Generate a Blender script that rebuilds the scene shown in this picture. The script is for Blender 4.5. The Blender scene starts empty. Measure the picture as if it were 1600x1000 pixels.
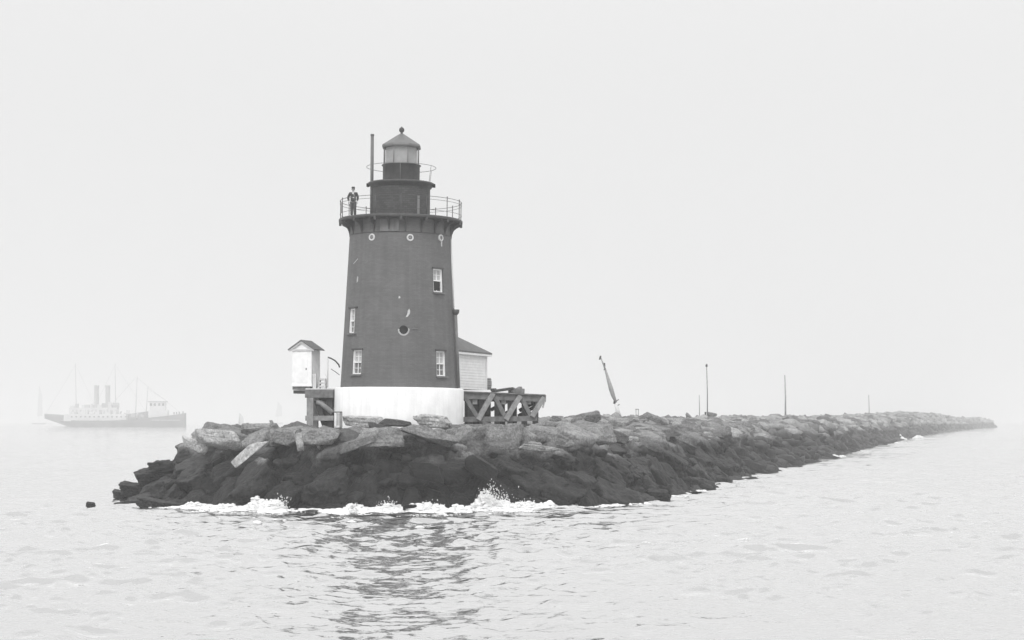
import bpy, bmesh, math, random
import numpy as np
from mathutils import Vector, Matrix

random.seed(7)
RNG = np.random.default_rng(7)
R = math.radians
S = bpy.context.scene
COL = S.collection
PI = math.pi

# ------------------------------------------------------------------ camera, light, sky
EYE, F, HOR = 4.7, 2680.0, 656.5          # eye height (m), focal length and horizon row in photo pixels (1600 wide)
cam = bpy.data.cameras.new('camera')
cam.sensor_width = 36.0
cam.lens = 36.0 * F / 1600.0
cam.shift_y = (HOR - 500.0) / 1600.0
cam.clip_start, cam.clip_end = 0.5, 30000
camo = bpy.data.objects.new('camera', cam)
camo.location = (0, 0, EYE); camo.rotation_euler = (R(90), 0, 0)
COL.objects.link(camo); S.camera = camo

SUN_EL, SUN_AZ = R(44), R(-12)            # sun behind the camera's left shoulder, through overcast
sun = bpy.data.lights.new('sun', 'SUN')
sun.energy = 1.5; sun.angle = R(18); sun.color = (1, 1, 1)
suno = bpy.data.objects.new('sun', sun); COL.objects.link(suno)
sd = Vector((math.sin(SUN_AZ) * math.cos(SUN_EL), -math.cos(SUN_AZ) * math.cos(SUN_EL), math.sin(SUN_EL)))
suno.rotation_euler = sd.to_track_quat('Z', 'Y').to_euler(); suno.location = (0, 0, 60)

W = bpy.data.worlds.new('World'); S.world = W; W.use_nodes = True
nt = W.node_tree; nt.nodes.clear()
def wn(t): return nt.nodes.new(t)
out = wn('ShaderNodeOutputWorld'); bg = wn('ShaderNodeBackground'); bg.inputs['Strength'].default_value = 0.1
sky = wn('ShaderNodeTexSky'); sky.sky_type = 'NISHITA'; sky.sun_disc = False
sky.sun_elevation = SUN_EL; sky.sun_rotation = PI - SUN_AZ
bw = wn('ShaderNodeRGBToBW')                # the photograph is monochrome
geo = wn('ShaderNodeTexCoord'); sep = wn('ShaderNodeSeparateXYZ')
ov = wn('ShaderNodeMapRange')               # overcast sky: brighter overhead than at the horizon
ov.interpolation_type = 'SMOOTHSTEP'
ov.inputs['From Min'].default_value = 0.16; ov.inputs['From Max'].default_value = 1.0
ov.inputs['To Min'].default_value = 8.6; ov.inputs['To Max'].default_value = 17.0
mx = wn('ShaderNodeMix'); mx.data_type = 'FLOAT'; mx.inputs[0].default_value = 0.95
L = nt.links.new
L(geo.outputs['Generated'], sep.inputs[0]); L(sep.outputs['Z'], ov.inputs['Value'])
L(sky.outputs[0], bw.inputs[0]); L(bw.outputs[0], mx.inputs[2]); L(ov.outputs[0], mx.inputs[3])
L(mx.outputs[0], bg.inputs['Color']); L(bg.outputs[0], out.inputs['Surface'])

S.view_settings.view_transform = 'Standard'; S.view_settings.look = 'None'
S.view_settings.exposure = 0.0; S.view_settings.gamma = 1.0
S.cycles.volume_bounces = 3; S.cycles.max_bounces = 8; S.cycles.transparent_max_bounces = 12
S.cycles.use_denoising = True

# ------------------------------------------------------------------ helpers
def PX(px, Y): return (px - 800.0) / F * Y
def PZ(py, Y): return EYE + (HOR - py) / F * Y

def hash3(i, j, k, seed):
    h = (i.astype(np.int64) * 374761393 + j.astype(np.int64) * 668265263 + k.astype(np.int64) * 2147483647 + seed * 974711) & 0xFFFFFFFF
    h = ((h ^ (h >> 13)) * 1274126177) & 0xFFFFFFFF
    h = ((h ^ (h >> 16)) * 2246822519) & 0xFFFFFFFF
    return ((h ^ (h >> 15)) & 0xFFFFFF) / float(0xFFFFFF)
def vnoise(p, seed=0):
    p = np.asarray(p, float); f = np.floor(p); d = p - f; d = d * d * (3 - 2 * d)
    i, j, k = f[:, 0], f[:, 1], f[:, 2]; r = 0
    for a in (0, 1):
        for b in (0, 1):
            for c in (0, 1):
                w = (d[:, 0] if a else 1 - d[:, 0]) * (d[:, 1] if b else 1 - d[:, 1]) * (d[:, 2] if c else 1 - d[:, 2])
                r = r + w * hash3(i + a, j + b, k + c, seed)
    return r * 2 - 1
def fbm(p, octs=4, seed=0, gain=0.5):
    r = 0; a = 1.0; p = np.asarray(p, float)
    for o in range(octs):
        r = r + a * vnoise(p * (2.03 ** o) + o * 17.3, seed + o); a *= gain
    return r
def cellblocks(p, seed=0):
    """2D Voronoi: returns distance to border-ish value and a random value per cell"""
    f = np.floor(p); d1 = np.full(len(p), 9.0); d2 = np.full(len(p), 9.0); val = np.zeros(len(p))
    z = np.zeros(len(p))
    for a in (-1, 0, 1):
        for b in (-1, 0, 1):
            ci, cj = f[:, 0] + a, f[:, 1] + b
            qx = ci + hash3(ci, cj, z, seed); qy = cj + hash3(ci, cj, z + 1, seed)
            d = np.hypot(p[:, 0] - qx, p[:, 1] - qy); v = hash3(ci, cj, z + 2, seed)
            n = d < d1
            d2 = np.where(n, d1, np.minimum(d2, d)); val = np.where(n, v, val); d1 = np.where(n, d, d1)
    return d2 - d1, val

def mesh_obj(name, verts, faces, mat=None, parent=None, smooth=False, loc=(0, 0, 0)):
    me = bpy.data.meshes.new(name); me.from_pydata([tuple(v) for v in verts], [], faces); me.update()
    if smooth: me.polygons.foreach_set('use_smooth', [True] * len(me.polygons))
    o = bpy.data.objects.new(name, me); COL.objects.link(o); o.location = loc
    if mat: me.materials.append(mat)
    if parent: o.parent = parent
    return o

class MB:
    """collects shapes into one mesh object"""
    def __init__(s): s.bm = bmesh.new()
    def box(s, c, size, rz=0, ry=0, rx=0, bevel=0.0):
        m = Matrix.Translation(c) @ Matrix.Rotation(rz, 4, 'Z') @ Matrix.Rotation(ry, 4, 'Y') @ Matrix.Rotation(rx, 4, 'X') @ Matrix.Diagonal((size[0], size[1], size[2], 1))
        r = bmesh.ops.create_cube(s.bm, size=1.0, matrix=m)
        if bevel:
            es = list({e for v in r['verts'] for e in v.link_edges})
            bmesh.ops.bevel(s.bm, geom=es, offset=bevel, segments=2, affect='EDGES', profile=0.5)
        return s
    def beam(s, a, b, w, h, bevel=0.012, roll=0.0):
        a, b = Vector(a), Vector(b); d = b - a; q = d.to_track_quat('X', 'Z')
        m = Matrix.Translation((a + b) / 2) @ q.to_matrix().to_4x4() @ Matrix.Rotation(roll, 4, 'X') @ Matrix.Diagonal((d.length, w, h, 1))
        r = bmesh.ops.create_cube(s.bm, size=1.0, matrix=m)
        if bevel:
            es = list({e for v in r['verts'] for e in v.link_edges})
            bmesh.ops.bevel(s.bm, geom=es, offset=bevel, segments=1, affect='EDGES')
        return s
    def tube(s, pts, rad, seg=10, cap=True):
        pts = [Vector(p) for p in pts]; n = len(pts); rings = []
        rads = rad if isinstance(rad, (list, tuple)) else [rad] * n
        t0 = (pts[1] - pts[0]).normalized(); up = Vector((0, 0, 1)) if abs(t0.z) < 0.9 else Vector((0, 1, 0))
        for i, p in enumerate(pts):
            t = (pts[min(i + 1, n - 1)] - pts[max(i - 1, 0)]).normalized()
            x = t.cross(up).normalized(); y = x.cross(t).normalized()
            rings.append([s.bm.verts.new(p + (x * math.cos(2 * PI * k / seg) + y * math.sin(2 * PI * k / seg)) * rads[i]) for k in range(seg)])
        for a, b in zip(rings, rings[1:]):
            for k in range(seg):
                f = s.bm.faces.new((a[k], a[(k + 1) % seg], b[(k + 1) % seg], b[k])); f.smooth = True
        if cap:
            s.bm.faces.new(rings[0][::-1]); s.bm.faces.new(rings[-1])
        return s
    def lathe(s, prof, seg=64, c=(0, 0, 0), a0=0.0, smooth=True):
        rings = []
        for r, z in prof:
            if r < 1e-5: rings.append([s.bm.verts.new((c[0], c[1], c[2] + z))])
            else: rings.append([s.bm.verts.new((c[0] + r * math.sin(a0 + 2 * PI * k / seg), c[1] - r * math.cos(a0 + 2 * PI * k / seg), c[2] + z)) for k in range(seg)])
        for a, b in zip(rings, rings[1:]):
            for k in range(seg):
                k2 = (k + 1) % seg
                if len(a) == 1 and len(b) == 1: continue
                if len(a) == 1: f = s.bm.faces.new((a[0], b[k2], b[k]))
                elif len(b) == 1: f = s.bm.faces.new((a[k], a[k2], b[0]))
                else: f = s.bm.faces.new((a[k], a[k2], b[k2], b[k]))
                f.smooth = smooth
        return s
    def torus(s, rad, z, tr, seg=96, ts=8, c=(0, 0)):
        vs = []
        for k in range(seg):
            a = 2 * PI * k / seg
            vs.append([s.bm.verts.new((c[0] + (rad + tr * math.cos(2 * PI * j / ts)) * math.sin(a), c[1] - (rad + tr * math.cos(2 * PI * j / ts)) * math.cos(a), z + tr * math.sin(2 * PI * j / ts))) for j in range(ts)])
        for k in range(seg):
            for j in range(ts):
                f = s.bm.faces.new((vs[k][j], vs[(k + 1) % seg][j], vs[(k + 1) % seg][(j + 1) % ts], vs[k][(j + 1) % ts])); f.smooth = True
        return s
    def prism(s, poly, d, m=Matrix.Identity(4)):
        """poly in xz, extruded along y from -d/2 to d/2, then transformed by m"""
        a = [s.bm.verts.new(m @ Vector((x, -d / 2, z))) for x, z in poly]; b = [s.bm.verts.new(m @ Vector((x, d / 2, z))) for x, z in poly]
        s.bm.faces.new(a); s.bm.faces.new(b[::-1]); n = len(poly)
        for k in range(n): s.bm.faces.new((a[(k + 1) % n], a[k], b[k], b[(k + 1) % n]))
        return s
    def ball(s, c, r, sc=(1, 1, 1), sub=3):
        m = Matrix.Translation(c) @ Matrix.Diagonal((r * sc[0], r * sc[1], r * sc[2], 1))
        q = bmesh.ops.create_icosphere(s.bm, subdivisions=sub, radius=1, matrix=m)
        for v in q['verts']:
            for f in v.link_faces: f.smooth = True
        return s
    def build(s, name, mat, parent=None, loc=None, norm=True):
        if norm: bmesh.ops.recalc_face_normals(s.bm, faces=s.bm.faces)
        me = bpy.data.meshes.new(name); s.bm.to_mesh(me); s.bm.free()
        o = bpy.data.objects.new(name, me); COL.objects.link(o); me.materials.append(mat)
        if parent: o.parent = parent
        if loc is not None: o.location = loc
        return o

def tag(o, label=None, cat=None, group=None, kind=None):
    if label: o['label'] = label
    if cat: o['category'] = cat
    if group: o['group'] = group
    if kind: o['kind'] = kind
    return o
def thing(name, label, cat, loc=(0, 0, 0), rz=0.0, group=None):
    o = bpy.data.objects.new(name, None); COL.objects.link(o); o.location = loc; o.rotation_euler = (0, 0, rz)
    o.empty_display_size = 0.3
    return tag(o, label, cat, group)

# ------------------------------------------------------------------ materials
def mat(name, v, rough=0.7, var=0.15, scale=2.0, bump=0.15, bscale=12.0, streak=0.0, spec=0.4, coord='Object', dark=None):
    m = bpy.data.materials.new(name); m.use_nodes = True; t = m.node_tree; N = t.nodes.new; K = t.links.new
    b = t.nodes['Principled BSDF']; b.inputs['Roughness'].default_value = rough; b.inputs['Specular IOR Level'].default_value = spec
    tc = N('ShaderNodeTexCoord')
    n = N('ShaderNodeTexNoise'); n.inputs['Scale'].default_value = scale; n.inputs['Detail'].default_value = 6
    K(tc.outputs[coord], n.inputs['Vector'])
    mr = N('ShaderNodeMapRange'); mr.inputs['From Min'].default_value = 0.3; mr.inputs['From Max'].default_value = 0.7
    mr.inputs['To Min'].default_value = v * (1 - var); mr.inputs['To Max'].default_value = v * (1 + var)
    K(n.outputs[0], mr.inputs['Value']); last = mr.outputs[0]
    if streak:
        mp = N('ShaderNodeMapping'); mp.inputs['Scale'].default_value = (3.0, 3.0, 0.25); K(tc.outputs[coord], mp.inputs[0])
        n2 = N('ShaderNodeTexNoise'); n2.inputs['Scale'].default_value = 1.6; n2.inputs['Detail'].default_value = 5; K(mp.outputs[0], n2.inputs['Vector'])
        m2 = N('ShaderNodeMapRange'); m2.inputs['From Min'].default_value = 0.45; m2.inputs['From Max'].default_value = 0.75
        m2.inputs['To Min'].default_value = 1.0; m2.inputs['To Max'].default_value = 1 - streak; K(n2.outputs[0], m2.inputs['Value'])
        mu = N('ShaderNodeMath'); mu.operation = 'MULTIPLY'; K(last, mu.inputs[0]); K(m2.outputs[0], mu.inputs[1]); last = mu.outputs[0]
    K(last, b.inputs['Base Color'])
    if bump:
        nb = N('ShaderNodeTexNoise'); nb.inputs['Scale'].default_value = bscale; nb.inputs['Detail'].default_value = 5; K(tc.outputs[coord], nb.inputs['Vector'])
        bp = N('ShaderNodeBump'); bp.inputs['Strength'].default_value = bump; bp.inputs['Distance'].default_value = 0.03
        K(nb.outputs[0], bp.inputs['Height']); K(bp.outputs[0], b.inputs['Normal'])
    return m

def brick_mat(name, v, mortar, sx=0.24, sz=0.082, contrast=0.8, patch=0.18):
    """painted brick laid out on the wall's own UV (metres)"""
    m = bpy.data.materials.new(name); m.use_nodes = True; t = m.node_tree; N = t.nodes.new; K = t.links.new
    b = t.nodes['Principled BSDF']; b.inputs['Roughness'].default_value = 0.62; b.inputs['Specular IOR Level'].default_value = 0.3
    uv = N('ShaderNodeUVMap')
    br = N('ShaderNodeTexBrick'); br.inputs['Scale'].default_value = 1.0; br.inputs['Brick Width'].default_value = sx; br.inputs['Row Height'].default_value = sz
    br.inputs['Mortar Size'].default_value = 0.012; br.inputs['Mortar Smooth'].default_value = 0.3
    br.inputs['Color1'].default_value = (v, v, v, 1); br.inputs['Color2'].default_value = (v * contrast, v * contrast, v * contrast, 1)
    br.inputs['Mortar'].default_value = (mortar, mortar, mortar, 1)
    K(uv.outputs[0], br.inputs['Vector'])
    n = N('ShaderNodeTexNoise'); n.inputs['Scale'].default_value = 0.55; n.inputs['Detail'].default_value = 7; n.inputs['Roughness'].default_value = 0.62
    K(uv.outputs[0], n.inputs['Vector'])
    mr = N('ShaderNodeMapRange'); mr.inputs['From Min'].default_value = 0.3; mr.inputs['From Max'].default_value = 0.7
    mr.inputs['To Min'].default_value = 1 - patch; mr.inputs['To Max'].default_value = 1 + patch; K(n.outputs[0], mr.inputs['Value'])
    mp = N('ShaderNodeMapping'); mp.inputs['Scale'].default_value = (2.2, 0.12, 1); K(uv.outputs[0], mp.inputs[0])
    n2 = N('ShaderNodeTexNoise'); n2.inputs['Scale'].default_value = 1.5; n2.inputs['Detail'].default_value = 5; K(mp.outputs[0], n2.inputs['Vector'])
    m2 = N('ShaderNodeMapRange'); m2.inputs['From Min'].default_value = 0.35; m2.inputs['From Max'].default_value = 0.7
    m2.inputs['To Min'].default_value = 1.06; m2.inputs['To Max'].default_value = 0.9; K(n2.outputs[0], m2.inputs['Value'])
    mu = N('ShaderNodeMath'); mu.operation = 'MULTIPLY'; K(mr.outputs[0], mu.inputs[0]); K(m2.outputs[0], mu.inputs[1])
    mp3 = N('ShaderNodeMapping'); mp3.inputs['Scale'].default_value = (0.22, 5.5, 1); K(uv.outputs[0], mp3.inputs[0])
    n3 = N('ShaderNodeTexNoise'); n3.inputs['Scale'].default_value = 1.0; n3.inputs['Detail'].default_value = 4; K(mp3.outputs[0], n3.inputs['Vector'])
    m3 = N('ShaderNodeMapRange'); m3.inputs['From Min'].default_value = 0.3; m3.inputs['From Max'].default_value = 0.7; m3.inputs['To Min'].default_value = 0.95; m3.inputs['To Max'].default_value = 1.04; K(n3.outputs[0], m3.inputs['Value'])
    mu3 = N('ShaderNodeMath'); mu3.operation = 'MULTIPLY'; K(mu.outputs[0], mu3.inputs[0]); K(m3.outputs[0], mu3.inputs[1]); mu = mu3
    vm = N('ShaderNodeVectorMath'); vm.operation = 'SCALE'; K(br.outputs['Color'], vm.inputs[0]); K(mu.outputs[0], vm.inputs['Scale'])
    K(vm.outputs[0], b.inputs['Base Color'])
    bp = N('ShaderNodeBump'); bp.inputs['Strength'].default_value = 0.5; bp.inputs['Distance'].default_value = 0.012; bp.invert = True
    K(br.outputs['Fac'], bp.inputs['Height']); K(bp.outputs[0], b.inputs['Normal'])
    return m

def rock_mat(name, dry, wet, line, lv=0.5, island=False):
    """quarried stone: pale and dry above the tide line, dark with weed below it"""
    m = bpy.data.materials.new(name); m.use_nodes = True; t = m.node_tree; N = t.nodes.new; K = t.links.new
    b = t.nodes['Principled BSDF']; g = N('ShaderNodeNewGeometry'); oi = N('ShaderNodeObjectInfo')
    tc = N('ShaderNodeTexCoord')
    sp = N('ShaderNodeSeparateXYZ'); K(g.outputs['Position'], sp.inputs[0])
    n = N('ShaderNodeTexNoise'); n.inputs['Scale'].default_value = 0.35; n.inputs['Detail'].default_value = 8; n.inputs['Roughness'].default_value = 0.6; K(g.outputs['Position'], n.inputs['Vector'])
    ma = N('ShaderNodeMath'); ma.operation = 'MULTIPLY_ADD'; K(n.outputs[0], ma.inputs[0]); ma.inputs[1].default_value = -4.4; K(sp.outputs['Z'], ma.inputs[2])
    tl = N('ShaderNodeMapRange'); tl.inputs['From Min'].default_value = line - 2.2 - 0.35; tl.inputs['From Max'].default_value = line - 2.2 + 0.35; K(ma.outputs[0], tl.inputs['Value'])
    # dry stone
    sp3 = N('ShaderNodeTexNoise'); sp3.inputs['Scale'].default_value = 9.0; sp3.inputs['Detail'].default_value = 6; sp3.inputs['Roughness'].default_value = 0.7; K(g.outputs['Position'], sp3.inputs['Vector'])
    spk = N('ShaderNodeMapRange'); spk.inputs['From Min'].default_value = 0.34; spk.inputs['From Max'].default_value = 0.66; spk.inputs['To Min'].default_value = 0.55; spk.inputs['To Max'].default_value = 1.4; K(sp3.outputs[0], spk.inputs['Value'])
    n1 = N('ShaderNodeTexNoise'); n1.inputs['Scale'].default_value = 1.6; n1.inputs['Detail'].default_value = 9; n1.inputs['Roughness'].default_value = 0.65; K(g.outputs['Position'], n1.inputs['Vector'])
    d1 = N('ShaderNodeMapRange'); d1.inputs['From Min'].default_value = 0.3; d1.inputs['From Max'].default_value = 0.72; d1.inputs['To Min'].default_value = dry * 0.62; d1.inputs['To Max'].default_value = dry * 1.3; K(n1.outputs[0], d1.inputs['Value'])
    rr = N('ShaderNodeMapRange'); rr.inputs['To Min'].default_value = 1 - lv; rr.inputs['To Max'].default_value = 1 + lv; K(g.outputs['Random Per Island'] if island else oi.outputs['Random'], rr.inputs['Value'])
    mu = N('ShaderNodeMath'); mu.operation = 'MULTIPLY'; K(d1.outputs[0], mu.inputs[0]); K(rr.outputs[0], mu.inputs[1])
    # wet, weedy stone
    n2 = N('ShaderNodeTexNoise'); n2.inputs['Scale'].default_value = 2.2; n2.inputs['Detail'].default_value = 9; n2.inputs['Roughness'].default_value = 0.7; K(g.outputs['Position'], n2.inputs['Vector'])
    w1 = N('ShaderNodeMapRange'); w1.inputs['From Min'].default_value = 0.3; w1.inputs['From Max'].default_value = 0.72; w1.inputs['To Min'].default_value = wet * 0.3; w1.inputs['To Max'].default_value = wet * 2.0; K(n2.outputs[0], w1.inputs['Value'])
    wr = N('ShaderNodeMapRange'); wr.inputs['To Min'].default_value = 0.55; wr.inputs['To Max'].default_value = 1.75; K(g.outputs['Random Per Island'] if island else oi.outputs['Random'], wr.inputs['Value'])
    wm = N('ShaderNodeMath'); wm.operation = 'MULTIPLY'; K(w1.outputs[0], wm.inputs[0]); K(wr.outputs[0], wm.inputs[1]); w1 = wm
    mix = N('ShaderNodeMix'); mix.data_type = 'FLOAT'; K(tl.outputs[0], mix.inputs[0]); K(w1.outputs[0], mix.inputs[2]); K(mu.outputs[0], mix.inputs[3])
    fin = N('ShaderNodeMath'); fin.operation = 'MULTIPLY'; K(mix.outputs[0], fin.inputs[0]); K(spk.outputs[0], fin.inputs[1]); K(fin.outputs[0], b.inputs['Base Color'])
    ro = N('ShaderNodeMapRange'); ro.inputs['To Min'].default_value = 0.5; ro.inputs['To Max'].default_value = 0.9; K(tl.outputs[0], ro.inputs['Value']); K(ro.outputs[0], b.inputs['Roughness'])
    b.inputs['Specular IOR Level'].default_value = 0.25
    nb = N('ShaderNodeTexNoise'); nb.inputs['Scale'].default_value = 5; nb.inputs['Detail'].default_value = 9; nb.inputs['Roughness'].default_value = 0.68; K(g.outputs['Position'], nb.inputs['Vector'])
    bp = N('ShaderNodeBump'); bp.inputs['Strength'].default_value = 1.0; bp.inputs['Distance'].default_value = 0.2; K(nb.outputs[0], bp.inputs['Height'])
    mp = N('ShaderNodeMapping'); mp.inputs['Scale'].default_value = (0.5, 0.5, 7.0); K(tc.outputs['Object'], mp.inputs[0])
    ns = N('ShaderNodeTexNoise'); ns.inputs['Scale'].default_value = 1.6; ns.inputs['Detail'].default_value = 4; K(mp.outputs[0], ns.inputs['Vector'])
    b2 = N('ShaderNodeBump'); b2.inputs['Strength'].default_value = 0.5; b2.inputs['Distance'].default_value = 0.08; K(ns.outputs[0], b2.inputs['Height']); K(bp.outputs[0], b2.inputs['Normal'])
    K(b2.outputs[0], b.inputs['Normal'])
    return m

M = {}
M['brick'] = brick_mat('painted_brick', 0.14, 0.115, contrast=0.82, patch=0.16)
M['brick_rough'] = brick_mat('weathered_brick', 0.07, 0.03, sx=0.26, sz=0.12, contrast=0.6, patch=0.2)
M['iron'] = mat('dark_iron', 0.055, 0.55, 0.25, 3, 0.1, 20, streak=0.25)
M['iron_grey'] = mat('grey_iron', 0.15, 0.55, 0.2, 3, 0.1, 20, streak=0.3)
M['roof_metal'] = mat('roof_metal', 0.2, 0.5, 0.12, 2.5, 0.05, 20, streak=0.12)
M['roof_dark'] = mat('dark_roof_metal', 0.125, 0.5, 0.12, 2.5, 0.05, 20, streak=0.12)
M['whitewash'] = mat('whitewash', 0.86, 0.8, 0.07, 1.0, 0.4, 7, streak=0.1)
M['white'] = mat('white_paint', 0.88, 0.6, 0.06, 3, 0.1, 15, streak=0.06)
M['pale'] = mat('pale_paint', 0.62, 0.6, 0.1, 3, 0.1, 15, streak=0.1)
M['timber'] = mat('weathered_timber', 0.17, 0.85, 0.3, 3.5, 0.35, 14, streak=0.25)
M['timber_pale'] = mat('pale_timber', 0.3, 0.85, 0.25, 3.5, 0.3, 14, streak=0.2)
M['timber_dark'] = mat('dark_timber', 0.05, 0.85, 0.3, 3.5, 0.35, 14, streak=0.25)  # darker timber tone for rear members, joists, struts and loose wood
M['shingle'] = mat('roof_shingle', 0.13, 0.8, 0.22, 4.0, 0.3, 16, streak=0.15)
M['pane'] = mat('window_glass', 0.12, 0.08, 0.3, 3, 0.0, spec=0.8)
M['blind'] = mat('window_blind', 0.45, 0.8, 0.1, 3, 0.05)
M['chip'] = mat('bare_paint_chip', 0.5, 0.9, 0.25, 8, 0.2)
M['stain'] = mat('limewash_stain', 0.42, 0.9, 0.3, 9, 0.2)
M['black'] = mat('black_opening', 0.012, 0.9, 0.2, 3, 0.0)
M['rock'] = rock_mat('breakwater_stone', 0.205, 0.014, 2.95, 0.62)
M['rubble'] = rock_mat('rubble_stone', 0.25, 0.015, 3.0, 0.62, True)
M['rock_pale'] = rock_mat('pale_stone', 0.48, 0.06, 2.6, 0.25)
M['rock_mound'] = rock_mat('mound_stone', 0.14, 0.011, 3.0)
M['foam'] = mat('foam', 0.73, 0.9, 0.03, 5, 0.0, spec=0.2)
M['cloth_dark'] = mat('dark_wool', 0.05, 0.95, 0.2, 8, 0.1, 40)
M['cloth_trouser'] = mat('trouser_wool', 0.07, 0.95, 0.2, 8, 0.1, 40)
M['linen'] = mat('white_linen', 0.55, 0.9, 0.05, 8, 0.1, 40)
M['skin'] = mat('skin', 0.36, 0.6, 0.06, 8, 0.0)
M['hair'] = mat('hair', 0.03, 0.8, 0.2, 20, 0.1, 60)
M['hull'] = mat('ship_hull', 0.1, 0.6, 0.3, 0.1, 0.0)
M['shippale'] = mat('ship_paint', 0.55, 0.6, 0.1, 0.2, 0.0)
M['shipgrey'] = mat('ship_grey', 0.36, 0.6, 0.1, 0.2, 0.0)
M['sail'] = mat('sailcloth', 0.5, 0.9, 0.1, 0.5, 0.0)

def lantern_glass():
    m = bpy.data.materials.new('lantern_glass'); m.use_nodes = True; t = m.node_tree
    b = t.nodes['Principled BSDF']; b.inputs['Base Color'].default_value = (0.35, 0.35, 0.35, 1); b.inputs['Roughness'].default_value = 0.05
    tr = t.nodes.new('ShaderNodeBsdfTransparent'); tr.inputs[0].default_value = (0.93, 0.93, 0.93, 1)
    mx = t.nodes.new('ShaderNodeMixShader'); mx.inputs[0].default_value = 0.22
    t.links.new(tr.outputs[0], mx.inputs[1]); t.links.new(b.outputs[0], mx.inputs[2]); t.links.new(mx.outputs[0], t.nodes['Material Output'].inputs['Surface'])
    return m
M['lglass'] = lantern_glass()

def sea_mat():
    """grey turbid water: mirror-like at a glancing angle, dull where a wave face turns to the viewer"""
    m = bpy.data.materials.new('sea_water'); m.use_nodes = True; t = m.node_tree; N = t.nodes.new; K = t.links.new
    t.nodes.remove(t.nodes['Principled BSDF'])
    g = N('ShaderNodeNewGeometry'); prev = None
    for sc, dist, st in ((1.3, 0.12, 0.6), (3.6, 0.05, 0.6), (9.0, 0.01, 0.4)):
        n = N('ShaderNodeTexNoise'); n.inputs['Scale'].default_value = sc; n.inputs['Detail'].default_value = 3
        mp = N('ShaderNodeMapping'); mp.inputs['Scale'].default_value = (0.6, 1.0, 1.0); K(g.outputs['Position'], mp.inputs[0]); K(mp.outputs[0], n.inputs['Vector'])
        bp = N('ShaderNodeBump'); bp.inputs['Strength'].default_value = st; bp.inputs['Distance'].default_value = dist; K(n.outputs[0], bp.inputs['Height'])
        if prev: K(prev.outputs[0], bp.inputs['Normal'])
        prev = bp
    lw = N('ShaderNodeLayerWeight'); lw.inputs['Blend'].default_value = 0.5; K(prev.outputs[0], lw.inputs['Normal'])
    mr = N('ShaderNodeMapRange'); mr.inputs['From Min'].default_value = 0.5; mr.inputs['From Max'].default_value = 0.9; mr.inputs['To Min'].default_value = 0.3; mr.inputs['To Max'].default_value = 0.98
    K(lw.outputs['Facing'], mr.inputs['Value'])
    df = N('ShaderNodeBsdfDiffuse'); df.inputs[0].default_value = (0.2, 0.2, 0.2, 1)
    gl = N('ShaderNodeBsdfGlossy'); gl.inputs['Color'].default_value = (0.98, 0.98, 0.98, 1); gl.inputs['Roughness'].default_value = 0.05
    K(prev.outputs[0], gl.inputs['Normal']); K(prev.outputs[0], df.inputs['Normal'])
    mx = N('ShaderNodeMixShader'); K(mr.outputs[0], mx.inputs[0]); K(df.outputs[0], mx.inputs[1]); K(gl.outputs[0], mx.inputs[2]); K(mx.outputs[0], t.nodes['Material Output'].inputs['Surface'])
    return m
M['sea'] = sea_mat()

# ------------------------------------------------------------------ layout of the breakwater
TX, TY = PX(623.2, 105.0), 105.0           # the tower's axis
AX = Vector((0.262, 0.965)).normalized()   # run of the breakwater away from its head
NR = Vector((AX.y, -AX.x))                 # towards the right-hand (near) side
BLEN = 1080.0
def axis_st(x, y):
    dx, dy = x - TX, y - TY
    s = dx * AX.x + dy * AX.y
    return s, dx * NR.x + dy * NR.y - bend(s)
def bend(s): return 40.0 * (np.maximum(np.asarray(s, float) - 300.0, 0) / 900.0) ** 2     # the far part swings to the right
def st_xy(s, t):
    t = t + bend(s)
    return TX + s * AX.x + t * NR.x, TY + s * AX.y + t * NR.y
def seg_r(s, t):
    ds = np.where(s < 0, s, np.where(s > BLEN, s - BLEN, 0.0))
    return np.hypot(ds, t)
def height(s, t):
    """smooth height of the mound at along-axis s and offset t"""
    s = np.asarray(s, float); t = np.asarray(t, float)
    r = seg_r(s, t)
    q = np.stack([s * 0.16, t * 0.16, np.zeros_like(s)], -1).reshape(-1, 3)
    r = r + (fbm(q, 3, 11) * 0.75).reshape(r.shape)
    crest = 3.72 + 0.55 * np.clip((s - 20) / 180.0, 0, 1) + 0.4 * np.clip((s - 200) / 200.0, 0, 1) + 0.4 * np.clip(1 - r / 9.0, 0, 1) + 2.0 * np.exp(-((s - 640) / 180.0) ** 2)
    z = np.where(r < 11.2, crest, crest - (r - 11.2) * 0.90)
    z = np.where(r < 17.2, z, crest - 6.0 * 0.90 - (r - 17.2) * 0.5)
    return z
def H1(x, y):
    s, t = axis_st(x, y); return float(height(np.array([s]), np.array([t]))[0])

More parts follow.
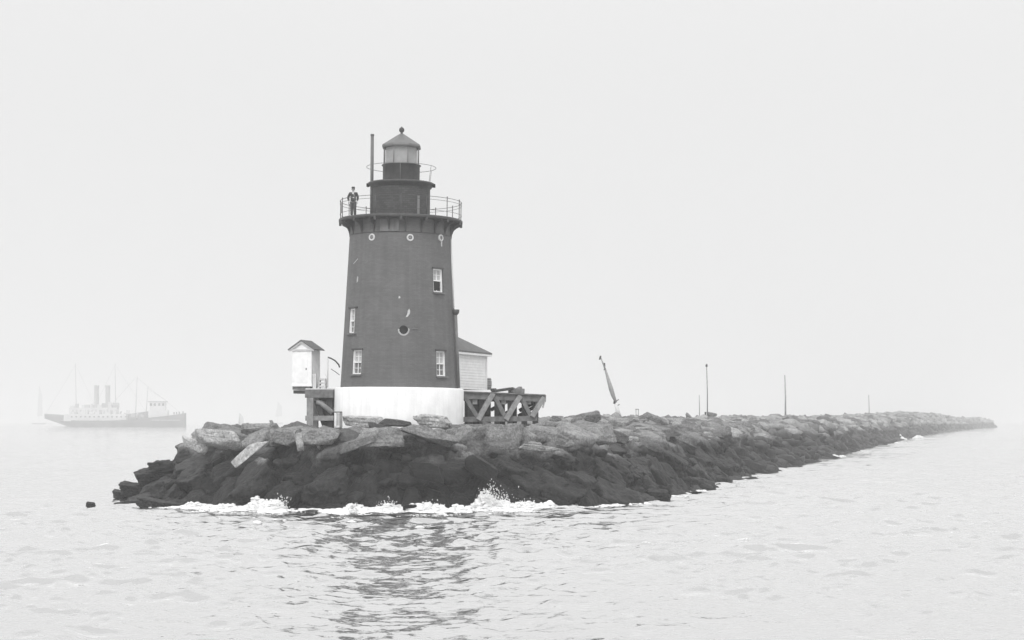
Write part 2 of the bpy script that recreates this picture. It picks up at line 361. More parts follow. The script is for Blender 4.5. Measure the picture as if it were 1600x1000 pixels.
# mound
def build_mound():
    s = np.concatenate([np.arange(-21, 60, 0.22), np.arange(60, 160, 0.5), np.arange(160, 420, 1.5), np.arange(420, BLEN + 20, 6.0)])
    t = np.concatenate([np.arange(-20, -6, 0.6), np.arange(-6, 20.01, 0.22)])
    SS, TT = np.meshgrid(s, t, indexing='ij')
    Z = height(SS, TT)
    p = np.stack([SS.ravel(), TT.ravel()], -1)
    e, v = cellblocks(p * np.array([0.55, 0.75]) + 0.3 * np.stack([vnoise(np.c_[p * 0.8, p[:, :1] * 0], 3), vnoise(np.c_[p * 0.8, p[:, :1] * 0], 4)], -1), 5)
    e2, v2 = cellblocks(p * 1.5, 9)
    d = (v - 0.5) * 0.7 + np.clip(e * 2.8, 0, 1) * 0.45 - 0.42 + (v2 - 0.5) * 0.3 + np.clip(e2 * 3, 0, 1) * 0.16
    d = d + fbm(np.c_[p * 1.2, p[:, :1] * 0], 4, 21) * 0.12
    rr = seg_r(SS, TT).ravel()
    d = np.where(rr < 5.0, np.minimum(d, 0.0) * 0.3, d)
    Z = Z.ravel() + d - 0.12
    X, Y = st_xy(SS.ravel(), TT.ravel())
    ns, ntt = SS.shape; idx = np.arange(ns * ntt).reshape(ns, ntt)
    f = np.stack([idx[:-1, :-1], idx[:-1, 1:], idx[1:, 1:], idx[1:, :-1]], -1).reshape(-1, 4)
    o = grid_obj('breakwater_ground', np.stack([X, Y, Z], -1), f, M['rock_mound'], False)
    tag(o, kind='structure')
def grid_obj(name, co, faces, material, smooth):
    me = bpy.data.meshes.new(name); nv, nf, k = len(co), len(faces), faces.shape[1]
    me.vertices.add(nv); me.vertices.foreach_set('co', np.ascontiguousarray(co, dtype=np.float32).ravel())
    me.loops.add(nf * k); me.loops.foreach_set('vertex_index', faces.astype(np.int32).ravel())
    me.polygons.add(nf); me.polygons.foreach_set('loop_start', np.arange(0, nf * k, k, dtype=np.int32)); me.polygons.foreach_set('loop_total', np.full(nf, k, dtype=np.int32))
    me.polygons.foreach_set('use_smooth', np.full(nf, smooth, dtype=bool))
    me.update(); me.validate()
    me.materials.append(material)
    o = bpy.data.objects.new(name, me); COL.objects.link(o)
    return o
build_mound()

# ------------------------------------------------------------------ sea
def build_sea():
    ys = [-30.0]
    for step, to in ((3.0, 21), (0.11, 62), (0.17, 112), (0.35, 170)):
        while ys[-1] < to: ys.append(ys[-1] + step)
    while ys[-1] < 5200: ys.append(ys[-1] * 1.006 + 0.1)
    ys = np.array(ys); nu = 600
    u = np.linspace(-1, 1, nu)
    YY, UU = np.meshgrid(ys, u, indexing='ij')
    half = np.maximum(0.42 * YY + 9.0, 15.0)
    half = np.where(YY > 300, half + (YY - 300) * 0.6, half)
    XX = UU * half
    x, y = XX.ravel().copy(), YY.ravel().copy()
    z = np.zeros_like(x); dx = np.zeros_like(x); dy = np.zeros_like(x)
    rng = np.random.default_rng(3)
    dist = np.hypot(x, y)
    for i in range(130):
        lam = 0.42 * (8.0 / 0.42) ** rng.random()
        k = 2 * PI / lam
        ang = R(-78) + rng.normal(0, 0.62)           # most of the chop runs towards the camera
        kx, ky = k * math.cos(ang), k * math.sin(ang)
        amp = 0.0078 * lam ** 0.72 * rng.uniform(0.4, 1.2)
        amp *= 1.4 if lam < 1.5 else 0.9 if lam < 3 else 0.6
        ph = rng.random() * 2 * PI
        fade = np.clip(1.6 - dist / (lam * 120.0), 0, 1)
        a = amp * fade
        th = kx * x + ky * y + ph
        z += a * np.cos(th); sn = a * np.sin(th)
        dx -= sn * math.cos(ang); dy -= sn * math.sin(ang)
    gust = 0.75 + 0.45 * fbm(np.stack([x * 0.045, y * 0.03, x * 0], -1), 3, 31)
    gust = np.clip(gust, 0.35, 1.3)
    z *= gust; dx *= gust * 0.9; dy *= gust * 0.9
    co = np.stack([x + dx, y + dy, z], -1)
    n0, n1 = XX.shape; idx = np.arange(n0 * n1).reshape(n0, n1)
    f = np.stack([idx[:-1, :-1], idx[:-1, 1:], idx[1:, 1:], idx[1:, :-1]], -1).reshape(-1, 4)
    o = grid_obj('sea', co, f, M['sea'], True)
    tag(o, kind='structure')
build_sea()

# ------------------------------------------------------------------ lighthouse
GZ = 4.2                                   # local zero of the tower
def LZ(py, Y=105.0): return PZ(py, Y) - GZ
LH = thing('lighthouse', 'dark conical brick lighthouse with whitewashed base and glazed lantern on the breakwater head', 'lighthouse', (TX, TY, GZ))
LH.rotation_euler = (0, R(0.55), 0)
VIEW = math.atan2(-TX, TY)                 # the camera is this far round to the right of the tower's front
Z0, Z1 = LZ(604.5, 101.5), LZ(347)         # foot and head of the brick shaft
R0, R1 = 3.585, 3.06
def rad(z): return R0 + (R1 - R0) * (z - Z0) / (Z1 - Z0)
def on_wall(px, py, dr=0.0):
    z = LZ(py); r = rad(z); c = 623.2 + (z - 2) * math.tan(R(0.55)) / 0.03918
    for _ in range(3):
        a = math.asin(max(-1, min(1, (px - c) * 0.03918 / r))) + VIEW
        Yp = TY - r * math.cos(a); z = LZ(py, Yp); r = rad(z)
    return a, z, r + dr
def cyl(a, r, z): return Vector((r * math.sin(a), -r * math.cos(a), z))

# whitewashed base
b = MB(); b.lathe([(3.95, -1.6), (3.95, Z0 - 0.09), (3.91, Z0 - 0.03), (3.5, Z0 + 0.004), (3.0, Z0 + 0.004)], 128); b.build('base', M['whitewash'], LH)

# brick shaft with real window openings
WIN = []                                   # angle, z centre, radius
for px, y0, y1 in ((683, 419.5, 456), (551.5, 482.5, 521), (558.5, 547.5, 585), (687.5, 548, 587)):
    a, z, r = on_wall(px, (y0 + y1) / 2)
    WIN.append((a, z, (y1 - y0) * 0.0387, 0.80))
DEP = 0.2
def shaft():
    bm = bmesh.new(); uvl = bm.loops.layers.uv.new('UVMap')
    angs = set(round(-PI + 2 * PI * k / 120, 5) for k in range(120)); zs = set(np.linspace(Z0, Z1, 30).round(4))
    for a, z, h, w in WIN:
        r = rad(z); hw = w / 2 / r
        angs = {x for x in angs if not (a - hw - 0.012 < x < a + hw + 0.012)} | {a - hw, a + hw}
        zs |= {z - h / 2, z + h / 2}
    angs = sorted(angs); zs = sorted(zs)
    g = [[bm.verts.new(cyl(a, rad(z), z)) for z in zs] for a in angs]
    def uvf(f, cs):
        for l, (a, z) in zip(f.loops, cs): l[uvl].uv = (a * 3.35, z)
    n = len(angs)
    for i in range(n):
        j = (i + 1) % n; a0 = angs[i]; a1 = angs[j] if j else angs[0] + 2 * PI
        for k in range(len(zs) - 1):
            am, zm = (a0 + a1) / 2, (zs[k] + zs[k + 1]) / 2
            if any(abs(am - a) < w / 2 / rad(z) and abs(zm - z) < h / 2 for a, z, h, w in WIN): continue
            f = bm.faces.new((g[i][k], g[j][k], g[j][k + 1], g[i][k + 1])); f.smooth = True
            uvf(f, ((a0, zs[k]), (a1, zs[k]), (a1, zs[k + 1]), (a0, zs[k + 1])))
    for a, z, h, w in WIN:                 # reveals
        hw = w / 2 / rad(z); q = [(a - hw, z - h / 2), (a + hw, z - h / 2), (a + hw, z + h / 2), (a - hw, z + h / 2)]
        o_ = [bm.verts.new(cyl(aa, rad(zz), zz)) for aa, zz in q]; i_ = [bm.verts.new(cyl(aa, rad(zz) - 0.35, zz)) for aa, zz in q]
        for k in range(4):
            f = bm.faces.new((o_[k], o_[(k + 1) % 4], i_[(k + 1) % 4], i_[k]))
            uvf(f, (q[k], q[(k + 1) % 4], (q[(k + 1) % 4][0] + 0.1, q[(k + 1) % 4][1]), (q[k][0] + 0.1, q[k][1])))
    me = bpy.data.meshes.new('shaft'); bm.to_mesh(me); bm.free()
    o = bpy.data.objects.new('brick_shaft', me); COL.objects.link(o); me.materials.append(M['brick']); o.parent = LH
shaft()
def wall_frame(a, r, z):
    """matrix: local x along the wall to the right, local y inward, local z up"""
    lean = math.atan((R0 - R1) / (Z1 - Z0))
    return Matrix.Translation(cyl(a, r, z)) @ Matrix.Rotation(a, 4, 'Z') @ Matrix.Rotation(-lean, 4, 'X')
for i, (a, z, h, w) in enumerate(WIN):
    T = wall_frame(a, rad(z), z)
    dpt = 0.09
    fr = MB(); e = 0.075
    fr.box((-w / 2 + e / 2, dpt + 0.06, 0), (e, 0.14, h)); fr.box((w / 2 - e / 2, dpt + 0.06, 0), (e, 0.14, h))
    fr.box((0, dpt + 0.063, h / 2 - e / 2), (w - 2 * e, 0.132, e)); fr.box((0, dpt + 0.063, -h / 2 + e / 2), (w - 2 * e, 0.132, e))
    fr.box((0, dpt + 0.065, 0), (w - 2 * e, 0.09, 0.06))
    fr.box((0, dpt + 0.075, h / 4), (0.03, 0.05, h / 2 - e - 0.03)); fr.box((0, dpt + 0.075, -h / 4), (0.03, 0.05, h / 2 - e - 0.03))
    for s_ in (-1, 1): fr.box((0, dpt + 0.08, s_ * h * 0.24), (w - 2 * e, 0.04, 0.026))
    o = fr.build('window', M['white'], LH); o.matrix_local = T
    g = MB(); g.box((0, dpt + 0.12, 0), (w - 0.02, 0.012, h - 0.02)); gl = g.build('window_pane', M['pane'], o)
    c = MB(); c.box((0, dpt + 0.107, h * 0.24), (w - 2 * e, 0.008, h * 0.44)); c.build('window_blind', M['blind'], o)
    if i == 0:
        k_ = MB(); k_.box((-0.02, dpt + 0.05, -h * 0.22), (w - 2 * e - 0.08, 0.01, h * 0.36)); k_.build('sash_dark_panel', M['black'], o)  # flat black panel stands for the dark inside the open lower sash
    s2 = MB(); s2.box((0, -0.02, -h / 2 - 0.05), (w + 0.2, 0.18, 0.1), bevel=0.012); s2.build('window_sill', M['iron_grey'], o)
    hd = MB(); hd.box((0, 0.0, h / 2 + 0.045), (w + 0.16, 0.1, 0.09), bevel=0.012); hd.build('lintel_shadow_trim', M['iron'], o)  # dark trim painted in for the shadow along the window head

# portholes under the gallery
for px in (582, 640, 687):
    a, z, r = on_wall(px, 371)
    T = wall_frame(a, r, z) @ Matrix.Rotation(R(90), 4, 'X')
    p = MB(); p.lathe([(0.12, 0.03), (0.14, 0.06), (0.2, 0.055), (0.215, 0.02), (0.215, -0.1)], 28); o = p.build('porthole', M['pale'], LH); o.matrix_local = T
    p = MB(); p.lathe([(0.0, 0.02), (0.125, 0.025), (0.125, -0.05)], 24); p.build('porthole_glass', M['roof_metal'], o)
# thin band round the head of the shaft
z_ = LZ(370.5); b = MB(); b.torus(rad(z_) + 0.01, z_, 0.02, 128, 6); b.build('wall_band', M['iron'], LH)
# round vent hole with a limewash stain, its bracket, and chipped paint
a, z, r = on_wall(630, 515)
T = wall_frame(a, r, z)
b = MB(); b.lathe([(0.0, 0.012), (0.19, 0.014), (0.225, 0.035), (0.25, 0.03), (0.26, -0.02)], 30); o = b.build('vent_hole', M['black'], LH); o.matrix_local = T @ Matrix.Rotation(R(90), 4, 'X')
def patch(name, poly, T, m, th=0.02):
    b = MB(); b.prism(poly, th); o = b.build(name, m, LH); o.matrix_local = T; return o
cr = [(0.345 * math.cos(R(t)), 0.345 * math.sin(R(t)) - 0.01) for t in range(172, 378, 9)] + [(0.26 * math.cos(R(t)) + 0.01, 0.262 * math.sin(R(t)) + 0.03) for t in range(377, 172, -9)]
patch('vent_stain', cr, T, M['stain'], 0.016)
a, z, r = on_wall(645, 512.5); patch('vent_bracket', [(-0.09, -0.06), (0.0, 0.1), (0.09, -0.01), (0.24, 0.0), (0.24, -0.05), (0.06, -0.06)], wall_frame(a, r, z), M['iron_grey'], 0.12)
for px, py, poly in ((637, 489, [(-0.16, -0.25), (-0.02, -0.2), (0.1, -0.02), (0.11, 0.14), (0.05, 0.27), (-0.03, 0.14), (-0.06, -0.06)]),
                     (559.5, 437, [(-0.05, -0.2), (0.06, -0.12), (0.07, 0.12), (0.0, 0.2), (-0.05, 0.05)]),
                     (623.5, 464.5, [(-0.05, -0.06), (0.06, -0.05), (0.05, 0.06), (-0.03, 0.08)]),
                     (556.5, 408.5, [(-0.25, -0.14), (-0.2, -0.16), (0.26, 0.1), (0.24, 0.15)]),
                     (688, 377, [(-0.03, -0.28), (0.05, -0.3), (0.08, 0.0), (0.13, 0.12), (-0.06, 0.1)])):
    a, z, r = on_wall(px, py); patch('paint_chip', poly, wall_frame(a, r, z), M['stain'] if px < 600 else M['chip'], 0.012)
# downpipe with its hopper head, and the thin pipe above it
a_, z_, r_ = on_wall(704.5, 480)
d = MB(); pts = [cyl(a_ + 0.02, rad(zz) + 0.1, zz) for zz in (LZ(376), LZ(430), LZ(482))]; d.tube(pts, 0.035, 8); d.build('thin_pipe', M['pale'], LH)
d = MB(); d.tube([cyl(a_ + 0.10, rad(zz) + 0.13, zz) for zz in (LZ(490), LZ(545), Z0 + 0.02)], 0.1, 12); o = d.build('downpipe', M['iron_grey'], LH)
d = MB(); d.tube([cyl(a_ + 0.1, rad(LZ(490)) + 0.15, LZ(yy)) for yy in (492, 489, 484)], [0.11, 0.2, 0.22], 14); d.build('hopper_head', M['iron'], o)

# gallery
GD = LZ(344.5)                             # deck top
b = MB(); b.lathe([(1.6, GD), (3.74, GD), (3.78, GD - 0.03), (3.78, GD - 0.17), (3.7, GD - 0.19), (3.0, GD - 0.19)], 128); b.build('gallery_deck', M['iron'], LH)
for k in range(20):
    a = 2 * PI * (k + 0.5) / 20
    T = Matrix.Rotation(a, 4, 'Z') @ Matrix.Rotation(R(-90), 4, 'Z')
    prof = [(3.0, GD - 0.19), (3.7, GD - 0.19), (3.66, GD - 0.3), (3.45, GD - 0.4), (3.27, GD - 0.56), (3.17, GD - 0.8), (3.13, GD - 1.0), (3.0, GD - 1.0)]
    b = MB(); b.prism(prof, 0.09, T); b.build('gallery_bracket', M['iron'], LH)
for k in range(15):
    a = 2 * PI * k / 15 + VIEW
    b = MB(); p0 = cyl(a, 3.71, GD - 0.34); p1 = cyl(a, 3.71, GD + 1.16)
    b.tube([p0, p1], 0.024, 8); b.ball(p1, 0.038, sub=2); b.box(cyl(a, 3.72, GD - 0.25), (0.14, 0.14, 0.2), rz=a); b.build('railing_post', M['iron'], LH)
for hz in (1.1, 0.92, 0.3):
    b = MB(); b.torus(3.71, GD + hz, 0.012 if hz < 1 else 0.016, 128, 6); b.build('railing_rail', M['iron'], LH)
# grey board hung in the railing, and a hatch plate below the gallery
T = Matrix.Rotation(R(-82) + VIEW, 4, 'Z'); b = MB(); b.box((0.25, -3.66, GD + 0.6), (0.75, 0.02, 0.58)); o = b.build('railing_board', M['roof_metal'], LH); o.matrix_local = T
a, z, r = on_wall(609, 352); b = MB(); b.box((0, -0.025, 0), (1.15, 0.06, 0.72), bevel=0.01); b.box((0.32, -0.06, -0.02), (0.05, 0.03, 0.7)); o = b.build('wall_plate', M['iron_grey'], LH); o.matrix_local = wall_frame(a, r, z)

# watch room
WZ = LZ(289)
def drum(name, r, z0, z1, m, seg=96):
    bm = bmesh.new(); uvl = bm.loops.layers.uv.new('UVMap'); n = seg
    g = [[bm.verts.new(cyl(2 * PI * k / n, r, z)) for z in (z0, z1)] for k in range(n)]
    for k in range(n):
        j = (k + 1) % n; f = bm.faces.new((g[k][0], g[j][0], g[j][1], g[k][1])); f.smooth = True
        for l, (q, z) in zip(f.loops, ((k, z0), (k + 1, z0), (k + 1, z1), (k, z1))): l[uvl].uv = (2 * PI * q / n * r, z)
    me = bpy.data.meshes.new(name); bm.to_mesh(me); bm.free(); o = bpy.data.objects.new(name, me); COL.objects.link(o); me.materials.append(m); o.parent = LH
drum('watch_room_wall', 1.775, GD, WZ, M['brick_rough'])
b = MB(); b.lathe([(1.75, WZ - 0.22), (1.86, WZ - 0.2), (1.9, WZ - 0.08), (2.03, WZ - 0.05), (2.06, WZ + 0.04), (2.0, WZ + 0.09), (1.1, WZ + 0.2)], 96); b.build('watch_room_roof', M['iron'], LH)
a = math.asin(27.0 * 0.0387 / 1.775) + VIEW; b = MB(); b.box((0, 0.0, 0), (0.16, 0.05, 1.3), bevel=0.01); o = b.build('slit_window', M['roof_metal'], LH); o.matrix_local = Matrix.Translation(cyl(a, 1.785, GD + 0.72)) @ Matrix.Rotation(a, 4, 'Z')
for s_ in (-1, 1):
    b = MB(); b.box((s_ * 2.02, -0.2, WZ - 0.06), (0.16, 0.3, 0.2), bevel=0.02); b.build('gutter_end', M['black'], LH)
# stove pipe
b = MB(); xx = (579.6 - 625.0) * 0.0389; b.tube([(xx, -0.35, GD), (xx, -0.35, LZ(213))], 0.1, 14); b.tube([(xx, -0.35, LZ(214)), (xx, -0.35, LZ(211.5))], 0.115, 14); b.build('stove_pipe', M['iron_grey'], LH)
# lantern
PZ1 = LZ(258.5)
b = MB(); b.lathe([(1.13, WZ + 0.1), (1.13, PZ1 - 0.06), (1.2, PZ1 - 0.04), (1.2, PZ1), (0.9, PZ1)], 64); b.build('lantern_pedestal', M['iron'], LH)
b = MB(); b.torus(2.12, LZ(262), 0.016, 96, 6); b.build('lantern_rail', M['iron_grey'], LH)
for k in range(6):
    a = 2 * PI * k / 6 + R(62); b = MB(); b.tube([cyl(a, 1.98, WZ + 0.08), cyl(a, 2.12, LZ(262))], 0.013, 6); b.build('lantern_rail_post', M['iron_grey'], LH)
LT = LZ(231.5); A8 = [R(-70 + 45 * k) + VIEW for k in range(8)]
for a in A8:
    b = MB(); b.tube([cyl(a, 1.13, PZ1), cyl(a, 1.13, LT + 0.05)], 0.028, 6); b.build('lantern_mullion', M['roof_metal'], LH)
for k in range(8):
    a0, a1 = A8[k], A8[(k + 1) % 8]
    b = MB(); q = [cyl(a0, 1.12, PZ1), cyl(a1, 1.12, PZ1), cyl(a1, 1.12, LT), cyl(a0, 1.12, LT)]
    vs = [b.bm.verts.new(v) for v in q]; b.bm.faces.new(vs); b.build('lantern_pane', M['lglass'], LH)
b = MB(); b.lathe([(0.0, PZ1 + 0.02), (1.0, PZ1 + 0.03), (1.0, LT - 0.02)], 8, a0=A8[0], smooth=False); b.build('lantern_curtain', M['blind'], LH)
RT = LZ(209.5)
b = MB(); b.lathe([(1.1, LT - 0.03), (1.24, LT - 0.02), (1.265, LT + 0.06), (1.22, LT + 0.16), (0.14, RT), (0.0, RT + 0.02)], 8, a0=A8[0], smooth=False); b.build('lantern_roof', M['roof_dark'], LH)
b = MB(); b.lathe([(0.1, RT - 0.02), (0.075, RT + 0.06), (0.07, RT + 0.1), (0.12, RT + 0.13), (0.165, RT + 0.22), (0.15, RT + 0.33), (0.08, RT + 0.4), (0.03, RT + 0.43), (0.0, RT + 0.48)], 24); b.build('ball_finial', M['iron'], LH)

# ------------------------------------------------------------------ keeper on the gallery
def skin_obj(name, nodes, edges, m, parent, sub=2):
    me = bpy.data.meshes.new(name); me.from_pydata([n[0] for n in nodes], edges, []); o = bpy.data.objects.new(name, me); COL.objects.link(o)
    md = o.modifiers.new('skin', 'SKIN'); md.use_smooth_shade = True
    for i, n in enumerate(nodes):
        r = n[1]; v = me.skin_vertices[0].data[i]; v.radius = (r, r) if not isinstance(r, tuple) else r
        v.use_root = (i == 0)
    sb = o.modifiers.new('sub', 'SUBSURF'); sb.levels = sb.render_levels = sub
    dg = bpy.context.evaluated_depsgraph_get(); me2 = bpy.data.meshes.new_from_object(o.evaluated_get(dg))
    o.modifiers.clear(); o.data = me2; me2.materials.append(m); me2.polygons.foreach_set('use_smooth', [True] * len(me2.polygons)); o.parent = parent
    return o
pl = LH.matrix_basis
pp = Matrix.Translation((TX, TY, GZ)) @ Matrix.Rotation(R(0.55), 4, 'Y') @ Vector(((553.5 - 624.8) * 0.0386, -1.75, GD))
K_ = thing('person', 'person in an open dark coat, white shirt and dark cap standing on the lighthouse gallery', 'person', pp, R(-6))
# local: faces -y, feet at z = 0
nd = [((0, 0, 0.97), (0.15, 0.1)), ((0, -0.005, 1.2), (0.145, 0.1)), ((0, 0, 1.4), (0.15, 0.1)), ((0, 0.0, 1.47), 0.07), ((0, -0.005, 1.53), 0.055), ((0, -0.015, 1.6), 0.085), ((0, -0.015, 1.69), 0.09), ((0, -0.01, 1.74), 0.06)]
ed = [(0, 1), (1, 2), (2, 3), (3, 4), (4, 5), (5, 6), (6, 7)]
def add(ns, es, parent, chain):
    p = parent
    for c in chain: ns.append(c); es.append((p, len(ns) - 1)); p = len(ns) - 1
    return p
for s_ in (-1, 1):
    w = add(nd, ed, 2, [((s_ * 0.19, 0, 1.42), 0.06), ((s_ * 0.27, 0.02, 1.15), 0.045), ((s_ * 0.25, -0.08, 0.93), 0.032), ((s_ * 0.245, -0.1, 0.86), (0.036, 0.022))])
    for f, (dx, ln) in enumerate(((-0.03, 0.085), (-0.01, 0.098), (0.01, 0.092), (0.03, 0.075))):
        add(nd, ed, w, [((s_ * 0.245 + dx * 0.7, -0.108, 0.825), 0.01), ((s_ * 0.245 + dx, -0.113 - abs(dx) * 0.2, 0.85 - ln), 0.009), ((s_ * 0.24 + dx, -0.098, 0.825 - ln), 0.007)])
    add(nd, ed, w, [((s_ * 0.215, -0.125, 0.84), 0.011), ((s_ * 0.2, -0.135, 0.80), 0.009)])
    add(nd, ed, 0, [((s_ * 0.1, 0, 0.88), 0.085), ((s_ * 0.11, -0.01, 0.5), 0.06), ((s_ * 0.12, 0.02, 0.09), 0.04), ((s_ * 0.125, -0.1, 0.04), 0.035)])
bd = skin_obj('body', nd, ed, M['skin'], K_)
# face details belong to the body mesh's head: ears, nose, eyes, mouth joined in
hb = MB(); hb.ball((0, -0.108, 1.62), 0.017, (0.8, 1.2, 1.6), 2); hb.ball((-0.09, -0.01, 1.625), 0.028, (0.4, 0.7, 1.1), 2); hb.ball((0.09, -0.01, 1.625), 0.028, (0.4, 0.7, 1.1), 2)
hb.build('face', M['skin'], K_)
hb = MB(); hb.ball((-0.034, -0.098, 1.645), 0.01, (1.3, 0.6, 0.8), 2); hb.ball((0.034, -0.098, 1.645), 0.01, (1.3, 0.6, 0.8), 2); hb.ball((0, -0.098, 1.577), 0.02, (1.5, 0.4, 0.35), 2); hb.build('face_features', M['hair'], K_)
hb = MB(); hb.ball((0, 0.012, 1.655), 0.1, (0.97, 0.97, 0.95), 3)
hb.build('hair', M['hair'], K_)
# trousers, coat, shirt, cap, shoes
tn = [((0, 0, 0.96), (0.165, 0.12))]; te = []
for s_ in (-1, 1): add(tn, te, 0, [((s_ * 0.095, 0, 0.84), 0.12), ((s_ * 0.1, -0.01 - 0.03 * s_, 0.5), 0.1), ((s_ * 0.105, 0.015, 0.06), 0.085)])
skin_obj('trousers', tn, te, M['cloth_trouser'], K_)
cn = [((0, 0.005, 0.84), (0.2, 0.145)), ((0, 0.0, 1.05), (0.18, 0.125)), ((0, 0.0, 1.25), (0.185, 0.13)), ((0, 0.005, 1.4), (0.17, 0.105)), ((0, 0.01, 1.46), (0.08, 0.07))]; ce = [(0, 1), (1, 2), (2, 3), (3, 4)]
for s_ in (-1, 1): add(cn, ce, 3, [((s_ * 0.2, 0, 1.405), 0.085), ((s_ * 0.3 - 0.02, 0.03, 1.15), 0.08), ((s_ * 0.255, -0.08, 0.93), 0.06)])
skin_obj('coat', cn, ce, M['cloth_dark'], K_)
b = MB(); b.prism([(-0.075, 1.13), (0.09, 1.1), (0.085, 1.36), (0.045, 1.47), (-0.045, 1.47), (-0.08, 1.36)], 0.05); sh = b.build('shirt', M['linen'], K_); sh.location = (0.005, -0.15, 0); sh.scale = (0.8, 1, 1); sh.rotation_euler = (R(-3), 0, 0)
b = MB(); b.lathe([(0.0, 1.80), (0.09, 1.798), (0.105, 1.78), (0.1, 1.745), (0.1, 1.69)], 20, c=(0, 0.0, 0)); b.box((0, -0.115, 1.705), (0.13, 0.06, 0.012), rx=R(20)); b.build('cap', M['cloth_dark'], K_)
for s_ in (-1, 1):
    b = MB(); b.ball((s_ * 0.123, -0.05, 0.04), 0.055, (0.9, 2.6, 0.72), 2); b.build('shoe', M['hair'], K_)

# ------------------------------------------------------------------ left: privy on a timber platform
PLY = 105.3
plz = PZ(607, PLY)
PL = thing('timber_platform', 'heavy timber platform on braced posts against the left side of the white lighthouse base', 'platform', (PX(500, PLY), PLY, 4.2))
def lp(px, py, dy=0.0): return Vector((PX(px, PLY) - PL.location.x, dy, PZ(py, PLY) - PL.location.z))
b = MB()
for k in range(9): b.box(lp(503, 608.2, -0.95 + k * 0.31), (1.75, 0.295, 0.08), bevel=0.008)
b.build('deck_planks', M['pale'], PL)
for dy in (-1.0, 1.4):
    b = MB(); b.beam(lp(480, 615.5, dy), lp(524, 615.5, dy), 0.34, 0.5); b.build('cap_beam', M['timber'], PL)
    b = MB(); b.beam(lp(480.5, 653.5, dy - 0.02), lp(524, 653.5, dy - 0.02), 0.3, 0.3); b.build('sill_beam', M['timber_pale'], PL)
    b = MB(); b.beam(lp(488, 622, dy), lp(488, 676, dy), 0.5, 0.4, roll=0); b.build('post', M['timber_pale'], PL)
    b = MB(); b.tube([lp(497, 628, dy + .1), lp(504, 630, dy + .1), lp(512, 637, dy + .1), lp(522, 645, dy + .1)], 0.17, 6); b.build('knee_brace', M['timber_pale'], PL)
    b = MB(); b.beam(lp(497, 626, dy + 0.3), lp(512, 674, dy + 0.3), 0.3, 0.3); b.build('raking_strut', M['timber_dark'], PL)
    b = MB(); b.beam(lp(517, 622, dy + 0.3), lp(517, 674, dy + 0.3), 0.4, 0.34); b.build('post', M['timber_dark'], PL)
b = MB(); b.box(lp(506, 628, 1.75), (1.2, 0.08, 0.7)); b.build('shade_backing', M['timber_dark'], PL)  # added dark board closes the bright gap, standing for shade under the deck
b = MB(); b.box(lp(494.2, 597.5, -0.95), (0.22, 0.14, 1.02), bevel=0.01); b.build('newel_post', M['pale'], PL)
b = MB(); b.tube([lp(514.3, 606, -0.8), lp(514.3, 558.5, -0.8)], 0.035, 8); b.tube([lp(513.8, 605, -0.75), lp(513, 590, -.7), lp(509.5, 585, -.6)], 0.012, 6); b.build('rail_post', M['pale'], PL)
b = MB(); b.tube([lp(514, 559, -0.8), lp(519, 560.5, -0.7), lp(525, 564, -0.5), lp(530, 570, -0.3), lp(531, 574, -0.2)], 0.045, 8); b.build('handrail', M['iron'], PL)
b = MB(); b.tube([lp(519, 577, -0.7), lp(525, 581, -0.5), lp(531, 586, -0.2)], 0.02, 6); b.build('lower_rail', M['iron'], PL)
b = MB()
for py, px0, px1 in ((593, 501, 510), (598.5, 499, 511), (604, 498, 511)): b.box((lp((px0 + px1) / 2, py, -0.3)), ((px1 - px0) * 0.0393, 0.7, 0.11), bevel=0.01)
b.box(lp(500.5, 600, -0.3), (0.06, 0.8, 0.55)); b.box(lp(509.5, 600, -0.3), (0.06, 0.8, 0.55)); b.build('steps', M['pale'], PL)

PRV = thing('privy', 'small white privy with gabled grey roof perched on the left end of the platform', 'outhouse', (PX(478.5, 105.2), 105.2, PZ(616, 105.2)), R(-24) + math.atan2(478.5 - 800, F) * -1)
pz = lambda py: (616 - py) * 105.2 / F
w = 1.25
b = MB(); b.box((0, 0, (pz(601) + pz(546)) / 2), (w, w, pz(546) - pz(601)))
b.prism([(-w / 2, pz(546)), (w / 2, pz(546)), (0, pz(534.2))], w - 0.004)
b.build('wall', M['white'], PRV)
for sx in (-1, 1):
    for sy in (-1, 1):
        if (sx, sy) == (-1, 1): continue
        b = MB(); b.box((sx * (w / 2 - 0.03), sy * (w / 2 - 0.03), (pz(601) + pz(548.5)) / 2), (0.09, 0.09, pz(548.5) - pz(601))); b.build('corner_board', M['white'], PRV)
b = MB(); b.box((0, 0, pz(602.5)), (w + 0.1, w + 0.1, 0.13), bevel=0.01); b.build('base_trim', M['white'], PRV)
ov_ = 0.23; e0 = w / 2 + ov_; zE, zR = pz(547.6), pz(533.2); sl = math.atan2(zR - zE, e0); lenr = math.hypot(e0, zR - zE)
for sx in (-1, 1):
    b = MB(); b.box((sx * e0 / 2, 0, (zE + zR) / 2 + 0.03), (lenr + 0.03, w + 0.36, 0.055), ry=sx * sl); b.build('roof', M['shingle'], PRV)
for sy in (-1,):
    b = MB(); b.box((0, sy * (w / 2 + 0.05), pz(547.3)), (w + 0.3, 0.09, 0.1))
    for sx in (-1, 1): b.box((sx * e0 / 2, sy * (w / 2 + 0.1), (zE + zR) / 2 - 0.055), (lenr - 0.02, 0.05, 0.1), ry=sx * sl)
    b.build('gable_trim', M['pale'], PRV)
b = MB(); b.box((0, -w / 2 - 0.012, (pz(599) + pz(552)) / 2), (0.72, 0.03, pz(553) - pz(599))); b.build('door', M['white'], PRV)
b = MB()
for k in range(6): b.box((w / 2 + 0.006, -w / 2 + 0.14 + k * 0.195, (pz(599) + pz(548)) / 2), (0.018, 0.05, pz(548) - pz(600)))
b.build('wall_batten', M['white'], PRV)
